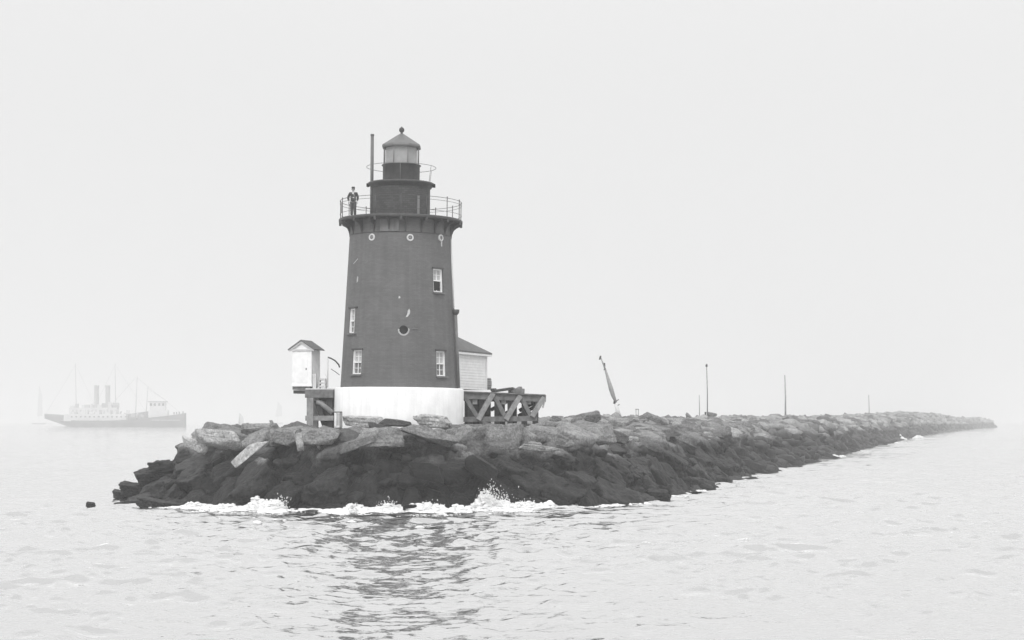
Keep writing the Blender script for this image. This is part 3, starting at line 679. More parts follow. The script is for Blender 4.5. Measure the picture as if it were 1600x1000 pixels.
b = MB(); b.box((0.29, -w / 2 - 0.04, pz(577)), (0.05, 0.05, 0.12), bevel=0.01); b.build('door_handle', M['iron'], PRV)
for k, (yy, x0, x1) in enumerate(((606.5, -0.66, 0.5), (612.5, -0.6, 0.45))):
    b = MB()
    for dy in (-0.5, 0.0, 0.5): b.box(((x0 + x1) / 2, dy, pz(yy)), (x1 - x0, 0.16, 0.2), bevel=0.01)
    b.box((x0 + 0.05, 0, pz(yy)), (0.08, 1.1, 0.2)); b.build('joist', M['timber_dark'] if k else M['timber'], PRV)

# white hatch frame at the foot of the base
fy = 101.3
HF = thing('ladder_frame', 'small white and grey wooden frame standing before the left end of the white base', 'frame', (PX(528, fy), fy, 4.15))
fl = lambda px, py: Vector((PX(px, fy) - HF.location.x, 0, PZ(py, fy) - HF.location.z))
b = MB(); b.beam(fl(524.2, 666), fl(524.2, 644), 0.1, 0.12); b.build('post', M['white'], HF)
b = MB(); b.beam(fl(532.8, 668), fl(532.8, 644), 0.1, 0.16); b.build('post', M['timber_pale'], HF)
b = MB(); b.beam(fl(522.5, 643.8), fl(534.5, 643.8), 0.14, 0.07); b.build('top_rail', M['timber'], HF)
b = MB(); b.beam(fl(526.5, 663), fl(526.5, 645), 0.03, 0.05); b.box(fl(528.4, 655.5) + Vector((0, 0.03, 0)), (0.24, 0.02, 0.7)); b.build('panel', M['pale'], HF)

# ------------------------------------------------------------------ right: timber trestle, shed, lumber
TRY = 105.6
TR = thing('timber_trestle', 'wide weathered timber trestle with V-shaped braces and plank deck right of the white base', 'trestle', (PX(790, TRY), TRY, 4.3))
def tp(px, py, dy=0.0):
    Y = TRY + 2.2 * (px - 722) / 130.0 * 0.6
    return Vector((PX(px, Y) - TR.location.x, Y - TRY + dy, PZ(py, Y) - TR.location.z))
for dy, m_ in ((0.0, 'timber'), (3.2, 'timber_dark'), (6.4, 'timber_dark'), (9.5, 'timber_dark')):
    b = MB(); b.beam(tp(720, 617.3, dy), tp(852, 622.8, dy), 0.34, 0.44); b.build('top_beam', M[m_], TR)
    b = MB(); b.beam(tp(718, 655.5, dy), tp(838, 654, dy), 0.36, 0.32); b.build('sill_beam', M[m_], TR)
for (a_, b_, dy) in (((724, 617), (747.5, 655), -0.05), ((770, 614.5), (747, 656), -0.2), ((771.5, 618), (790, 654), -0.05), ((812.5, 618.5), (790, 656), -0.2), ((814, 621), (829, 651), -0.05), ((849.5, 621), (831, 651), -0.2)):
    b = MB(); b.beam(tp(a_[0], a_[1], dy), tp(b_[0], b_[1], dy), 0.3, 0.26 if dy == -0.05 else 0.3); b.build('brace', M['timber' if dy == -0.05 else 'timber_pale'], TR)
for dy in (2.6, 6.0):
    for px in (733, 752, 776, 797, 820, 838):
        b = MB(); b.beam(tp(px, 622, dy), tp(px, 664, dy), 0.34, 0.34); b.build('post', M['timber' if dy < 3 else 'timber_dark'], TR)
b = MB()
for px in (742, 787, 826): b.box(tp(px, 627.5, 0.25), (0.3, 0.5, 0.34), bevel=0.015)
b.build('corbel', M['timber_pale'], TR)
for (a_, b_) in (((766, 640), (800, 622)), ((810, 650), (838, 634)), ((772, 655), (800, 640)), ((812, 641), (836, 628))):
    b = MB(); b.beam(tp(*a_, 3.4), tp(*b_, 3.4), 0.2, 0.22); b.build('cross_brace', M['timber_dark'], TR)
b = MB()
for k in range(30):
    dy = -0.15 + k * 0.46
    if dy > 13: break
    b.beam(tp(718.5, 611.7 + random.uniform(-.15, .15), dy), tp(851.5 + random.uniform(-1.5, 0.8), 617.2 + random.uniform(-.2, .2), dy), 0.43, 0.07, bevel=0.005)
b.build('deck_planks', M['timber'], TR)
b = MB()
for k in range(26):
    px = 724 + k * 3.3
    if k in (13, 14, 20, 21, 22): continue
    b.beam(tp(px, 620, 4.6 + 0.03 * (k % 2)), tp(px, 664, 4.6 + 0.03 * (k % 2)), 0.03, 0.145 if k % 5 else 0.12, bevel=0, roll=0)
b.build('shade_backing', M['timber_dark'], TR)  # added dark boards stand for the shade inside the trestle
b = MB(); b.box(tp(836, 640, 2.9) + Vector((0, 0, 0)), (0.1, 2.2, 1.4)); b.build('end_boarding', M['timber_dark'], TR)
b = MB(); b.tube([tp(852, 619, -.1), tp(851, 626, -.15), tp(849, 634, -.2), tp(848, 637, -.2)], 0.05, 6); b.build('hanging_rope', M['pale'], TR)

# shed behind the tower
u = Vector((0.365, 0.931)); v = Vector((-0.931, 0.365))
C1 = Vector((PX(759.5, 117.2), 117.2)); Ls, Ws = 6.6, 4.4
yaw = math.atan2(u.y, u.x) - PI / 2
cc = C1 - u * Ls / 2 + v * Ws / 2
SH = thing('shed', 'white clapboard shed with grey hipped roof on the trestle behind the lighthouse', 'shed', (cc.x, cc.y, 6.42), yaw)
zB, zT = PZ(609.5, 117.2) - 6.42, PZ(554.5, 117.2) - 6.42
b = MB(); b.box((0, 0, (zB + zT) / 2), (Ws - 0.06, Ls - 0.06, zT - zB))
nb_ = 13
for k in range(nb_):
    z = zB + (k + 0.5) * (zT - zB) / nb_; hh = (zT - zB) / nb_
    for sx in (-1, 1): b.box((sx * (Ws / 2 - 0.02), 0, z), (0.028, Ls - 0.03, hh * 1.02), ry=-sx * 0.2)
    for sy in (-1, 1): b.box((0, sy * (Ls / 2 - 0.02), z), (Ws - 0.03, 0.028, hh * 1.02), rx=sy * 0.2)
b.build('clapboard_wall', M['white'], SH)
b = MB(); b.box((Ws / 2, Ls / 2, (zB + zT) / 2), (0.13, 0.13, zT - zB)); b.build('corner_board', M['white'], SH)
b = MB(); b.box((Ws / 2, -Ls / 2, (zB + zT) / 2), (0.13, 0.13, zT - zB)); b.build('corner_board', M['white'], SH)
oh = 0.32; zE = zT + 0.02; zA = zE + 1.62
b = MB(); q = [(Ws / 2 + oh, Ls / 2 + oh), (-Ws / 2 - oh, Ls / 2 + oh), (-Ws / 2 - oh, -Ls / 2 - oh), (Ws / 2 + oh, -Ls / 2 - oh)]
lo = [b.bm.verts.new((x, y, zE)) for x, y in q]; mid = [b.bm.verts.new((x, y, zE + 0.1)) for x, y in q]
rg = [b.bm.verts.new((0, Ls / 2 - Ws / 2 - 0.1, zA)), b.bm.verts.new((0, -Ls / 2 + Ws / 2 + 0.1, zA))]
b.bm.faces.new(lo[::-1])
for k in range(4): b.bm.faces.new((lo[k], lo[(k + 1) % 4], mid[(k + 1) % 4], mid[k]))
b.bm.faces.new((mid[0], mid[1], rg[0])); b.bm.faces.new((mid[2], mid[3], rg[1])); b.bm.faces.new((mid[1], mid[2], rg[1], rg[0])); b.bm.faces.new((mid[3], mid[0], rg[0], rg[1]))
b.build('hipped_roof', M['shingle'], SH)
b = MB()
for sx in (-1, 1): b.box((sx * (Ws / 2 + oh - 0.05), 0, zE - 0.06), (0.06, Ls + 2 * oh, 0.16))
for sy in (-1, 1): b.box((0, sy * (Ls / 2 + oh - 0.05), zE - 0.065), (Ws + 2 * oh - 0.2, 0.06, 0.15))
b.build('eave_fascia', M['white'], SH)

# barrel beside the shed
bz = PZ(608.6, 113.0)
BR = thing('barrel', 'pale wooden barrel standing on the trestle deck at the far corner of the white shed', 'barrel', (PX(762.5, 117.5), 117.5, PZ(609.0, 117.5)))
b = MB(); b.lathe([(0.0, 0.0), (0.2, 0.0), (0.25, 0.25), (0.26, 0.4), (0.25, 0.55), (0.2, 0.8), (0.0, 0.79)], 20); b.build('staves', M['timber_pale'], BR)
b = MB()
for z, r in ((0.12, 0.232), (0.28, 0.256), (0.54, 0.256), (0.7, 0.228)): b.torus(r, z, 0.014, 20, 6)
b.build('hoop', M['iron'], BR)

# loose lumber on the trestle
for i, (pts, w_, h_, m_, lab) in enumerate((
        ([(770, 611), (800, 606.5)], 0.7, 0.16, 'timber_dark', 'broad dark plank lying slanted on the trestle deck, left of the other loose boards'),
        ([(796, 609.5), (818, 610.5)], 0.5, 0.3, 'timber', 'thick squared timber baulk lying flat on the right half of the trestle deck'),
        ([(801, 612.2), (814, 605)], 0.45, 0.2, 'timber', 'short pale timber tilted up on the squared baulk on the trestle deck'),
        ([(797, 606.2), (803, 606.8)], 0.3, 0.16, 'timber_dark', 'small dark block of wood between the loose timbers on the trestle deck'),
        ([(768, 608), (772.5, 607.5)], 0.35, 0.18, 'timber_dark', 'small dark block of wood on the trestle deck nearest the shed'))):
    a_, b_ = tp(*pts[0], 0.9 + 0.5 * i), tp(*pts[1], 1.0 + 0.5 * i)
    c_ = (a_ + b_) / 2; bb = MB(); bb.beam(a_ - c_, b_ - c_, w_, h_, bevel=0.02)
    o = bb.build('loose_timber', M[m_], None, c_ + TR.location); tag(o, lab, 'timber', 'loose timbers on the trestle deck')

# ------------------------------------------------------------------ boulders
def ico(sub):
    bm = bmesh.new(); bmesh.ops.create_icosphere(bm, subdivisions=sub, radius=1); bm.verts.ensure_lookup_table()
    v = np.array([q.co[:] for q in bm.verts]); f = np.array([[q.index for q in t.verts] for t in bm.faces]); bm.free(); return v, f
ICO = {s: ico(s) for s in (1, 2, 3, 5)}
def rock_shape(sub, seed, dims, angular=1.0, rough=0.05, planes=13):
    rng = np.random.default_rng(seed); d, f = ICO[sub]
    n = rng.normal(size=(planes, 3)); n /= np.linalg.norm(n, axis=1)[:, None]
    box = np.array([[1, 0, 0], [-1, 0, 0], [0, 1, 0], [0, -1, 0], [0, 0, 1], [0, 0, -1]], float)
    box += rng.normal(0, 0.16, box.shape); box /= np.linalg.norm(box, axis=1)[:, None]
    n = np.vstack([box, n]); h = np.concatenate([rng.uniform(0.8, 1.0, 6), rng.uniform(0.98, 1.25, planes)])
    dot = np.maximum(d @ n.T, 1e-3); rr = h / dot
    k = 34.0 * angular; r = -np.log(np.exp(-k * np.minimum(rr, 3)).sum(1)) / k
    p = d * r[:, None]
    if rough:
        p = p * (1 + rough * fbm(p * 1.7 + seed, 5, seed, 0.55))[:, None]
        p = p + (fbm(np.stack([p[:, 0] * .6, p[:, 1] * .6, p[:, 2] * 9], -1), 2, seed + 5) * rough * 0.35)[:, None] * d * np.array([1, 1, 0.2])
    return p * np.array(dims), f
def rock_proto(seed, dims, sub=5, angular=1.0, rough=0.05, planes=13):
    p, f = rock_shape(sub, seed, dims, angular, rough, planes)
    me = bpy.data.meshes.new('stone_block'); me.from_pydata(p.tolist(), [], f.tolist()); me.update()
    me.polygons.foreach_set('use_smooth', [True] * len(me.polygons)); return me
PROTO_BLOCK = [rock_proto(100 + i, (1, random.uniform(.6, .85), random.uniform(.45, .7)), 5, 1.1, 0.075, 8) for i in range(7)]
PROTO_SLAB = [rock_proto(200 + i, (1, random.uniform(.5, .8), random.uniform(.22, .34)), 5, 1.3, 0.06, 5) for i in range(7)]
PROTO_WEED = [rock_proto(300 + i, (1, random.uniform(.75, .95), random.uniform(.6, .75)), 5, 0.5, 0.17) for i in range(6)]
PROTO_LOG = rock_proto(77, (1, 0.3, 0.27), 5, 0.7, 0.06, 0)
for me in PROTO_BLOCK + PROTO_SLAB + PROTO_WEED + [PROTO_LOG]: me.materials.append(M['rock'])

def place_rock(name, me, loc, rot, sc, label, cat, group, material=None):
    o = bpy.data.objects.new(name, me); COL.objects.link(o); o.location = loc; o.rotation_euler = rot; o.scale = sc if isinstance(sc, tuple) else (sc,) * 3
    if material:
        o.material_slots[0].link = 'OBJECT'; o.material_slots[0].material = material
    return tag(o, label, cat, group)

placed = []
def clash(x, y, r):
    return any((x - a) ** 2 + (y - b) ** 2 < (0.62 * (r + c)) ** 2 for a, b, c in placed)

# named single stones: px, py of the stone's middle, distance, proto, half-length px, tilt (deg, + = down to the right), yaw, label
SPECIAL = [
    (384, 711, 91.0, PROTO_LOG, 27, -42, 0, 'rock_pale', 'pale elongated stone slab leaning up steeply against the dark rocks left of the tower', (1, .9, 1.0)),
    (468, 689, 92.2, PROTO_BLOCK[1], 8, -7, 0, 'rock_pale', 'pale narrow upright stone standing on end between two dark blocks below the privy', (0.7, .7, 2.9)),
    (338, 684, 96.0, PROTO_BLOCK[0], 36, 6, 20, 'rock_pale', 'large pale flat slab at the upper left corner of the breakwater head', (1, 1, .8)),
    (306, 696, 96.2, PROTO_BLOCK[2], 22, 20, 10, 'rock_pale', 'pale slab tilted down to the right at the left shoulder of the head', (1, 1, .6)),
    (444, 682, 94.0, PROTO_BLOCK[2], 22, 2, 0, 'rock', 'squared dark block with a flat pale top left of the narrow upright stone', (1, .9, .85)),
    (500, 684, 93.2, PROTO_BLOCK[3], 30, 0, 5, 'rock', 'broad squared dark block right of the narrow upright stone, below the platform', (1, .8, .75)),
    (600, 684, 92.6, PROTO_BLOCK[4], 34, 3, 0, 'rock', 'massive squared grey block in the middle of the face below the tower', (1, .8, .8)),
    (672, 680, 93.4, PROTO_SLAB[3], 42, 17, -8, 'rock', 'long grey slab dipping to the right with a pale upper edge below the white base', (1, .9, .9)),
    (560, 692, 92.2, PROTO_SLAB[4], 26, -20, 8, 'rock', 'wedge shaped slab with a pale top sloping up to the right below the tower', (1, .8, .8)),
    (570, 659, 100.3, PROTO_SLAB[5], 32, 4, 0, 'rock_pale', 'low pale boulder lying against the foot of the white base on its left half', (1, .7, 1.1)),
    (677, 659, 100.0, PROTO_WEED[5], 27, 4, 0, 'rock_pale', 'rounded pale boulder humped against the foot of the white base on its right half', (1, .8, .62)),
    (618, 661, 99.6, PROTO_SLAB[6], 26, 6, 0, 'rock', 'flat grey slab lying between the two pale boulders at the foot of the white base', (1, .7, .7)),
    (802, 685, 96.5, PROTO_SLAB[0], 12, 62, 0, 'rock_pale', 'small pale pointed slab standing steeply among grey slabs below the trestle', (1, .6, .9)),
    (840, 700, 95.0, PROTO_SLAB[1], 28, 6, 0, 'rock_pale', 'long low pale slab on the tide line below the trestle', (1, .7, .6)),
    (665, 735, 90.2, PROTO_BLOCK[0], 26, 8, 0, 'rock', 'big rounded dark boulder halfway down the slope below the tower', (1, .8, 1.2)),
    (752, 732, 91.5, PROTO_BLOCK[1], 28, 32, 0, 'rock', 'large dark block with a paler blunt top tilted down to the right below the trestle', (1, .8, .9)),
    (925, 651, 128.0, PROTO_BLOCK[2], 15, -14, 0, 'rock', 'dark angular boulder standing out against the sky left of the leaning spar', (1, .8, .8)),
    (869, 654, 120.0, PROTO_BLOCK[3], 10, 4, 0, 'rock', 'grey squat boulder on the skyline just right of the trestle', (1, .8, .9)),
    (1025, 655, 150.0, PROTO_SLAB[2], 20, 24, 0, 'rock', 'wedge shaped grey slab propped up on the skyline right of the small stand', (1, .8, 1.3)),
    (1004, 652, 152.0, PROTO_BLOCK[4], 4, 0, 0, 'rock', 'small upright grey stone right beside the little stand on the skyline', (1, .8, 1.6)),
    (1113, 648, 226.0, PROTO_BLOCK[5], 7, 4, 0, 'rock', 'dark squat boulder at the foot of the tall lamp pole', (1, .8, .7)),
    (425, 661.5, 93.6, PROTO_BLOCK[6], 6, 70, 0, 'rock', 'small pointed dark stone perched on top of the squared block left of the upright stone', (1, .7, 1.0)),
    (142, 790, 92.5, PROTO_WEED[0], 8, 0, 0, 'rock', 'lone weed-covered rock sticking out of the sea left of the breakwater head', (1, .9, 1.0)),
    (1028, 774, 100.5, PROTO_WEED[1], 16, 0, 0, 'rock', 'dark weedy boulder awash at the right-hand corner of the near shoreline', (1, .8, .8)),
    (1088, 770, 109.0, PROTO_WEED[2], 9, 0, 0, 'rock', 'low dark rock awash off the shoreline right of the awash corner boulder', (1, .8, .35)),
    (640, 793, 88.0, PROTO_WEED[3], 10, 0, 0, 'rock', 'dark rock poking out of the white surf below the tower', (1, .8, .7)),
    (722, 792, 88.4, PROTO_WEED[4], 10, 6, 0, 'rock', 'dark flat rock in the surf left of the tallest splash', (1, .8, .5)),
]
for i, (px, py, Y, me, hl, tilt, yw, mk, lab, sc) in enumerate(SPECIAL):
    k = hl * Y / F; x = PX(px, Y); z = PZ(py, Y)
    place_rock('stone_block' if i < 22 else 'shore_rock', me, (x, Y, z), (R(random.uniform(-6, 10)), R(tilt), R(yw)), (k * sc[0], k * sc[1] * 1.1, k * sc[2]), lab, 'boulder', None, M[mk])
    if i < 22: placed.append((x, Y, k * 0.8))

for px, py, Y, hl, sc in ((190, 774, 101.5, 13, .8), (208, 766, 101, 19, .8), (232, 748, 100.5, 24, .9), (252, 730, 101, 22, .9), (222, 785, 96, 24, .6), (250, 790, 92.5, 26, .55)):
    k = hl * Y / F
    place_rock('weedy_boulder', PROTO_WEED[hl % 6], (PX(px, Y), Y, PZ(py, Y)), (0.1, 0.1, hl), (k, k, k * sc), 'rounded dark weed-coated boulder on the wet lower slope of the breakwater', 'boulder', 'weed-coated boulders on the lower slope')
    placed.append((PX(px, Y), Y, k * 0.7))
cnt = {'slab': 0, 'block': 0, 'weed': 0}
def visible_arc(s, t):
    x, y = st_xy(s, t)
    if s > 0: return t > -2
    return (x - TX) * -0.05 + (TY + 3 - y) > 0
tries = 0
target = 266
while sum(cnt.values()) < target and tries < 30000:
    tries += 1
    q = sum(cnt.values()) / target
    size = 1.2 - 0.55 * min(1, tries / 5000.0) + random.uniform(-0.2, 0.3)       # large ones first
    s = -17.5 + 75 * random.random() ** 1.5; t = random.uniform(-17, 17.0)
    r = float(seg_r(np.array(s), np.array(t)))
    if r > 16.9 or r < 4.4 or not visible_arc(s, t): continue
    x, y = st_xy(s, t); z = H1(x, y)
    px = 800 + x / y * F
    if 4.2 < r < 6.5 and size > 1.2: continue
    if -6.5 < x - TX < 12 and y > 103 and r < 9 and y < 119: continue            # clear of the timber platforms
    if PX(478, 105) - 1.2 < x < TX and 103 < y < 108 and r < 8: continue
    if clash(x, y, size * 0.8): continue
    e = 0.3; gx = (H1(x + e, y) - H1(x - e, y)) / (2 * e); gy = (H1(x, y + e) - H1(x, y - e)) / (2 * e)
    nrm = Vector((-gx * 0.8, -gy * 0.8, 1)).normalized(); qn = nrm.to_track_quat('Z', 'X')
    wet = z < 2.7
    typ = 'weed' if (z < 1.9 or (wet and random.random() < 0.45)) else ('slab' if random.random() < 0.62 else 'block')
    if typ == 'slab':
        me = random.choice(PROTO_SLAB); rot = Matrix.Rotation(R(random.gauss(13, 9)), 3, 'Y') @ Matrix.Rotation(R(random.gauss(10, 9)), 3, 'X') @ Matrix.Rotation(R(random.gauss(-8, 30)), 3, 'Z'); zz = z + 0.05 * size
        if r > 12: rot = qn.to_matrix() @ rot
    elif typ == 'block':
        me = random.choice(PROTO_BLOCK); rot = qn.to_matrix() @ Matrix.Rotation(R(random.gauss(6, 12)), 3, 'Y') @ Matrix.Rotation(random.uniform(-PI, PI), 3, 'Z'); zz = z - 0.02 * size
    else:
        me = random.choice(PROTO_WEED); rot = qn.to_matrix() @ Matrix.Rotation(R(random.gauss(0, 14)), 3, 'Y') @ Matrix.Rotation(random.uniform(-PI, PI), 3, 'Z'); zz = z - 0.15 * size
    lab, grp = {'slab': ('flat grey stone slab laid among others along the top of the breakwater', 'grey slabs along the top of the breakwater'),
                'block': ('squared dark grey quarry block wedged among others in the breakwater face', 'squared blocks in the breakwater face'),
                'weed': ('rounded dark weed-coated boulder on the wet lower slope of the breakwater', 'weed-coated boulders on the lower slope')}[typ]
    place_rock('flat_stone' if typ == 'slab' else 'stone_block' if typ == 'block' else 'weedy_boulder', me, (x, y, zz), rot.to_euler(), size * random.uniform(.85, 1.1), lab, 'boulder', grp)
    placed.append((x, y, size * 0.8)); cnt[typ] += 1

# the far run of rubble, too many to count
def build_rubble():
    V, Fc, n0 = [], [], 0; rng = np.random.default_rng(5)
    protos = {sub: [rock_shape(sub, 400 + i + sub * 20, (1, rng.uniform(.6, .9), rng.uniform(.3, .65)), 0.9, 0.09) for i in range(8)] for sub in (1, 2, 3)}
    def put(s, t, size):
        nonlocal n0
        x, y = st_xy(s, t); z = float(height(np.array([s]), np.array([t]))[0])
        sub = 3 if s < 70 else 2 if s < 260 else 1
        p, f = protos[sub][rng.integers(8)]
        a, b_, c = rng.uniform(0, 2 * PI), rng.normal(0.1, 0.25), rng.normal(0, 0.25)
        m = np.array((Matrix.Rotation(c, 3, 'X') @ Matrix.Rotation(b_, 3, 'Y') @ Matrix.Rotation(a, 3, 'Z')))
        V.append(p * size @ m.T + np.array([x, y, z - 0.12 * size])); Fc.append(f + n0); n0 += len(p)
    for _ in range(2200):                                  # small stones in the gaps of the head
        s = -16.5 + 76 * rng.random(); t = rng.uniform(-16, 16.8)
        r = float(seg_r(np.array(s), np.array(t)))
        if 4.4 < r < 16.8 and (s > 0 and t > -3 or s <= 0): put(s, t, rng.uniform(0.2, 0.55))
    for _ in range(5200):
        s = 52 + (BLEN - 60) * rng.random() ** 2.3; t = rng.uniform(-9, 17.0)
        put(s, t, rng.uniform(0.6, 1.5) * (1 + s / 900.0))
    co = np.vstack(V); fc = np.vstack(Fc)
    o = grid_obj('rubble_stones', co, fc, M['rubble'], True)
    tag(o, 'long run of grey and dark rubble stones heaped along the breakwater into the haze', 'rubble', None, 'stuff')
build_rubble()

# ------------------------------------------------------------------ surf
def shore_y(px):
    """distance at which the ray of column px meets the shoreline (mound height 0.05) on the near side"""
    k = (px - 800) / F; lo = None
    ys = None
    for y in np.arange(82, 130, 0.25):
        if H1(k * y, y) > 0.0: ys = y; break
    if ys is None: return None
    for a, b_, r in placed:
        if abs(k * b_ - a) < r * 0.9 and b_ - r * 0.75 < ys and H1(a, b_) < 0.9 and b_ > ys - 4: ys = b_ - r * 0.75
    return ys
def build_foam():
    V, Fc, n0 = [], [], 0; rng = np.random.default_rng(8); d, f = ICO[1]; d2, f2 = ICO[2]
    segs = [(215, 290, 0.05, 30, 0.7), (285, 445, 0.35, 800, 2.0), (385, 445, 0.75, 380, 1.0), (445, 505, 0.05, 60, 1.0), (505, 560, 0.16, 240, 1.6), (520, 700, 0.4, 1000, 2.1), (590, 690, 0.6, 300, 0.8), (700, 745, 0.35, 200, 1.0), (742, 800, 1.0, 620, 1.0), (790, 870, 0.5, 560, 1.3), (870, 925, 0.32, 260, .9), (925, 1060, 0.08, 110, 0.7), (1060, 1150, 0.1, 60, 0.8)]
    cache = {}
    for a, b_, hmax, n, wid in segs:
        for _ in range(int(n * 2.2)):
            px = rng.uniform(a, b_); key = int(px / 4)
            if key not in cache: cache[key] = shore_y(key * 4 + 2)
            ys = cache[key]
            if ys is None: continue
            bump = 0.25 + 0.75 * max(0, float(vnoise(np.array([[px * 0.045, 3.0, hmax]]), 4)[0]) * .6 + .55)
            env = bump * min(1, (px - a) / 14 + .2, (b_ - px) / 14 + .2)
            u_ = rng.random() ** 1.8
            if rng.random() < 0.2: u_ = 0.9 + rng.exponential(0.7)
            y = ys + 0.5 - wid * u_
            z = rng.random() ** 1.5 * hmax * env * max(0.0, 1 - u_ * 0.85)
            x = (px - 800) / F * y
            sz = rng.uniform(0.035, 0.13) * (1.15 - 0.6 * z / (hmax + .05)) * (1 - 0.35 * u_)
            sq = np.array([rng.uniform(1, 2.4), 1.2, rng.uniform(.35, .7) if z < .2 else rng.uniform(.7, 1.3)])
            p = d2 * (1 + 0.3 * vnoise(d2 * 2.2 + rng.random() * 90, 3))[:, None] * sz * sq
            V.append(p + np.array([x, y, z + 0.03])); Fc.append(f2 + n0); n0 += len(p)
    # droplets thrown up by the tallest splash
    for cx, hh, n in ((765, 1.0, 420), (437, 0.7, 160), (605, 0.5, 120), (783, 0.9, 200), (670, 0.5, 120), (822, 0.5, 120)):
        for _ in range(n):
            px = cx + rng.normal(0, 9); ys = shore_y(px)
            y = ys - 0.1 + rng.normal(0, .25); z = (0.25 + abs(rng.normal(0, .42))) * hh; x = (px - 800) / F * y
            p = d * rng.uniform(0.008, 0.03) * np.array([1, 1, rng.uniform(.8, 2.2)]); V.append(p + np.array([x, y, z])); Fc.append(f + n0); n0 += len(p)
    # distant spray against the far rocks
    for cx, py0, Y, wpx, hpx, n in ((1396, 687, 415, 13, 13, 260), (1432, 684, 440, 8, 4, 60), (1355, 693, 350, 30, 2, 60), (1290, 712, 222, 30, 2.5, 70), (1225, 722, 190, 14, 2.5, 50), (1165, 730, 170, 10, 2.5, 40)):
        for _ in range(n):
            u_ = rng.normal(0, 0.45); px = cx + u_ * wpx; hh = hpx * max(0.1, 1 - abs(u_)) * rng.random()
            x = PX(px, Y); z = hh * Y / F; p = d2 * rng.uniform(.15, .45) * (Y / 415) * np.array([1.3, 1, .8])
            V.append(p + np.array([x, Y - 2 + rng.normal(0, .7), z])); Fc.append(f2 + n0); n0 += len(p)
    o = grid_obj('surf_foam', np.vstack(V), np.vstack(Fc), M['foam'], True)
    tag(o, 'white surf breaking along the foot of the breakwater rocks', 'surf', None, 'stuff')
build_foam()

# ------------------------------------------------------------------ things on the far crest
def crest_point(px):
    k = (px - 800) / F; Y = (TX - 0.2715 * TY) / (k - 0.2715); return k * Y, Y
x, Y = crest_point(962)
SPZ = PZ(652, Y)
SPR = thing('leaning_spar', 'tall pale leaning spar with iron fittings rising from the breakwater right of the trestle', 'spar', (PX(967, Y), Y, SPZ))
sp_ = lambda px, py: Vector((PX(px, Y) - SPR.location.x, 0, PZ(py, Y) - SPZ))
b = MB(); b.tube([sp_(968.5, 655), sp_(962, 631)], [0.26, 0.14], 10); b.build('stump', M['pale'], SPR)
b = MB(); b.tube([sp_(962.5, 629), sp_(958, 618), sp_(954.5, 607), sp_(946, 578)], [0.1, 0.2, 0.22, 0.1], 10); b.tube([sp_(946, 578), sp_(938.5, 558)], [0.09, 0.05], 8); b.build('boom', M['timber_pale'], SPR)
b = MB(); b.tube([sp_(960, 631), sp_(960.5, 624)], 0.1, 8); b.beam(sp_(958, 630), sp_(967, 624), 0.08, 0.08); b.beam(sp_(961, 635), sp_(968, 632), 0.08, 0.08); b.beam(sp_(943, 578), sp_(947, 577), .06, .08); b.beam(sp_(944.3, 567), sp_(944.8, 573), .1, .14); b.beam(sp_(936.8, 562), sp_(938.6, 556), 0.1, 0.16); b.build('fitting', M['iron'], SPR)
x, Y = crest_point(995.5)
ST = thing('small_stand', 'small two-legged wooden stand with a flat top on the skyline right of the leaning spar', 'stand', (x, Y, PZ(654, Y)))
b = MB(); b.box((0, 0, (654 - 639.5) * Y / F), (5.2 * Y / F, 0.4, 0.07)); b.build('top_board', M['timber'], ST)
for dx in (-1.7, 1.9):
    b = MB(); b.tube([(dx * Y / F, 0, -0.2), (dx * Y / F, 0, 14.3 * Y / F)], 0.035, 6); b.build('leg', M['timber_pale'], ST)
for px, py0, py1, rr, lab, lamp in ((1105.3, 571.5, 651, 0.062, 'tall thin dark pole with a small lamp at its top on the breakwater', True),
                                    (1093, 617, 651, 0.04, 'short thin stake standing just left of the lamp-topped pole', False),
                                    (1227.3, 586, 650, 0.13, 'tall thick pale pole standing on the middle run of the breakwater', False),
                                    (1358, 617, 655, 0.11, 'dark slender pole near the hazy far part of the breakwater', False)):
    x, Y = crest_point(px); zb = PZ(py1 + 1, Y) - 0.3
    PO = thing('pole', lab, 'pole', (x, Y, zb), 0, 'poles along the breakwater')
    zt = PZ(py0, Y) - zb
    b = MB(); b.tube([(0, 0, 0), (-0.012 * zt * 0, 0, zt * 0.5), (-0.015 * zt, 0, zt)], [rr * 1.25, rr, rr * 0.75], 8); b.build('shaft', M['timber'] if px != 1227.3 else M['timber_pale'], PO)
    if lamp:
        b = MB(); b.lathe([(0, 0), (0.13, 0.02), (0.15, 0.25), (0.05, 0.38), (0, 0.4)], 12, c=(-0.015 * zt, 0, zt - 0.15)); b.build('lamp', M['iron'], PO)
x, Y = crest_point(1102.3)
b = MB(); b.box((0, 0, 0.28), (0.2, 0.3, 0.62), bevel=0.03); b.box((0, 0, 0.62), (0.26, 0.36, 0.06), bevel=0.01)
o = b.build('marker_box', M['timber_dark'], None, (x, Y, PZ(651.5, Y))); tag(o, 'small dark upright box at the foot of the lamp-topped pole, left of it', 'box')

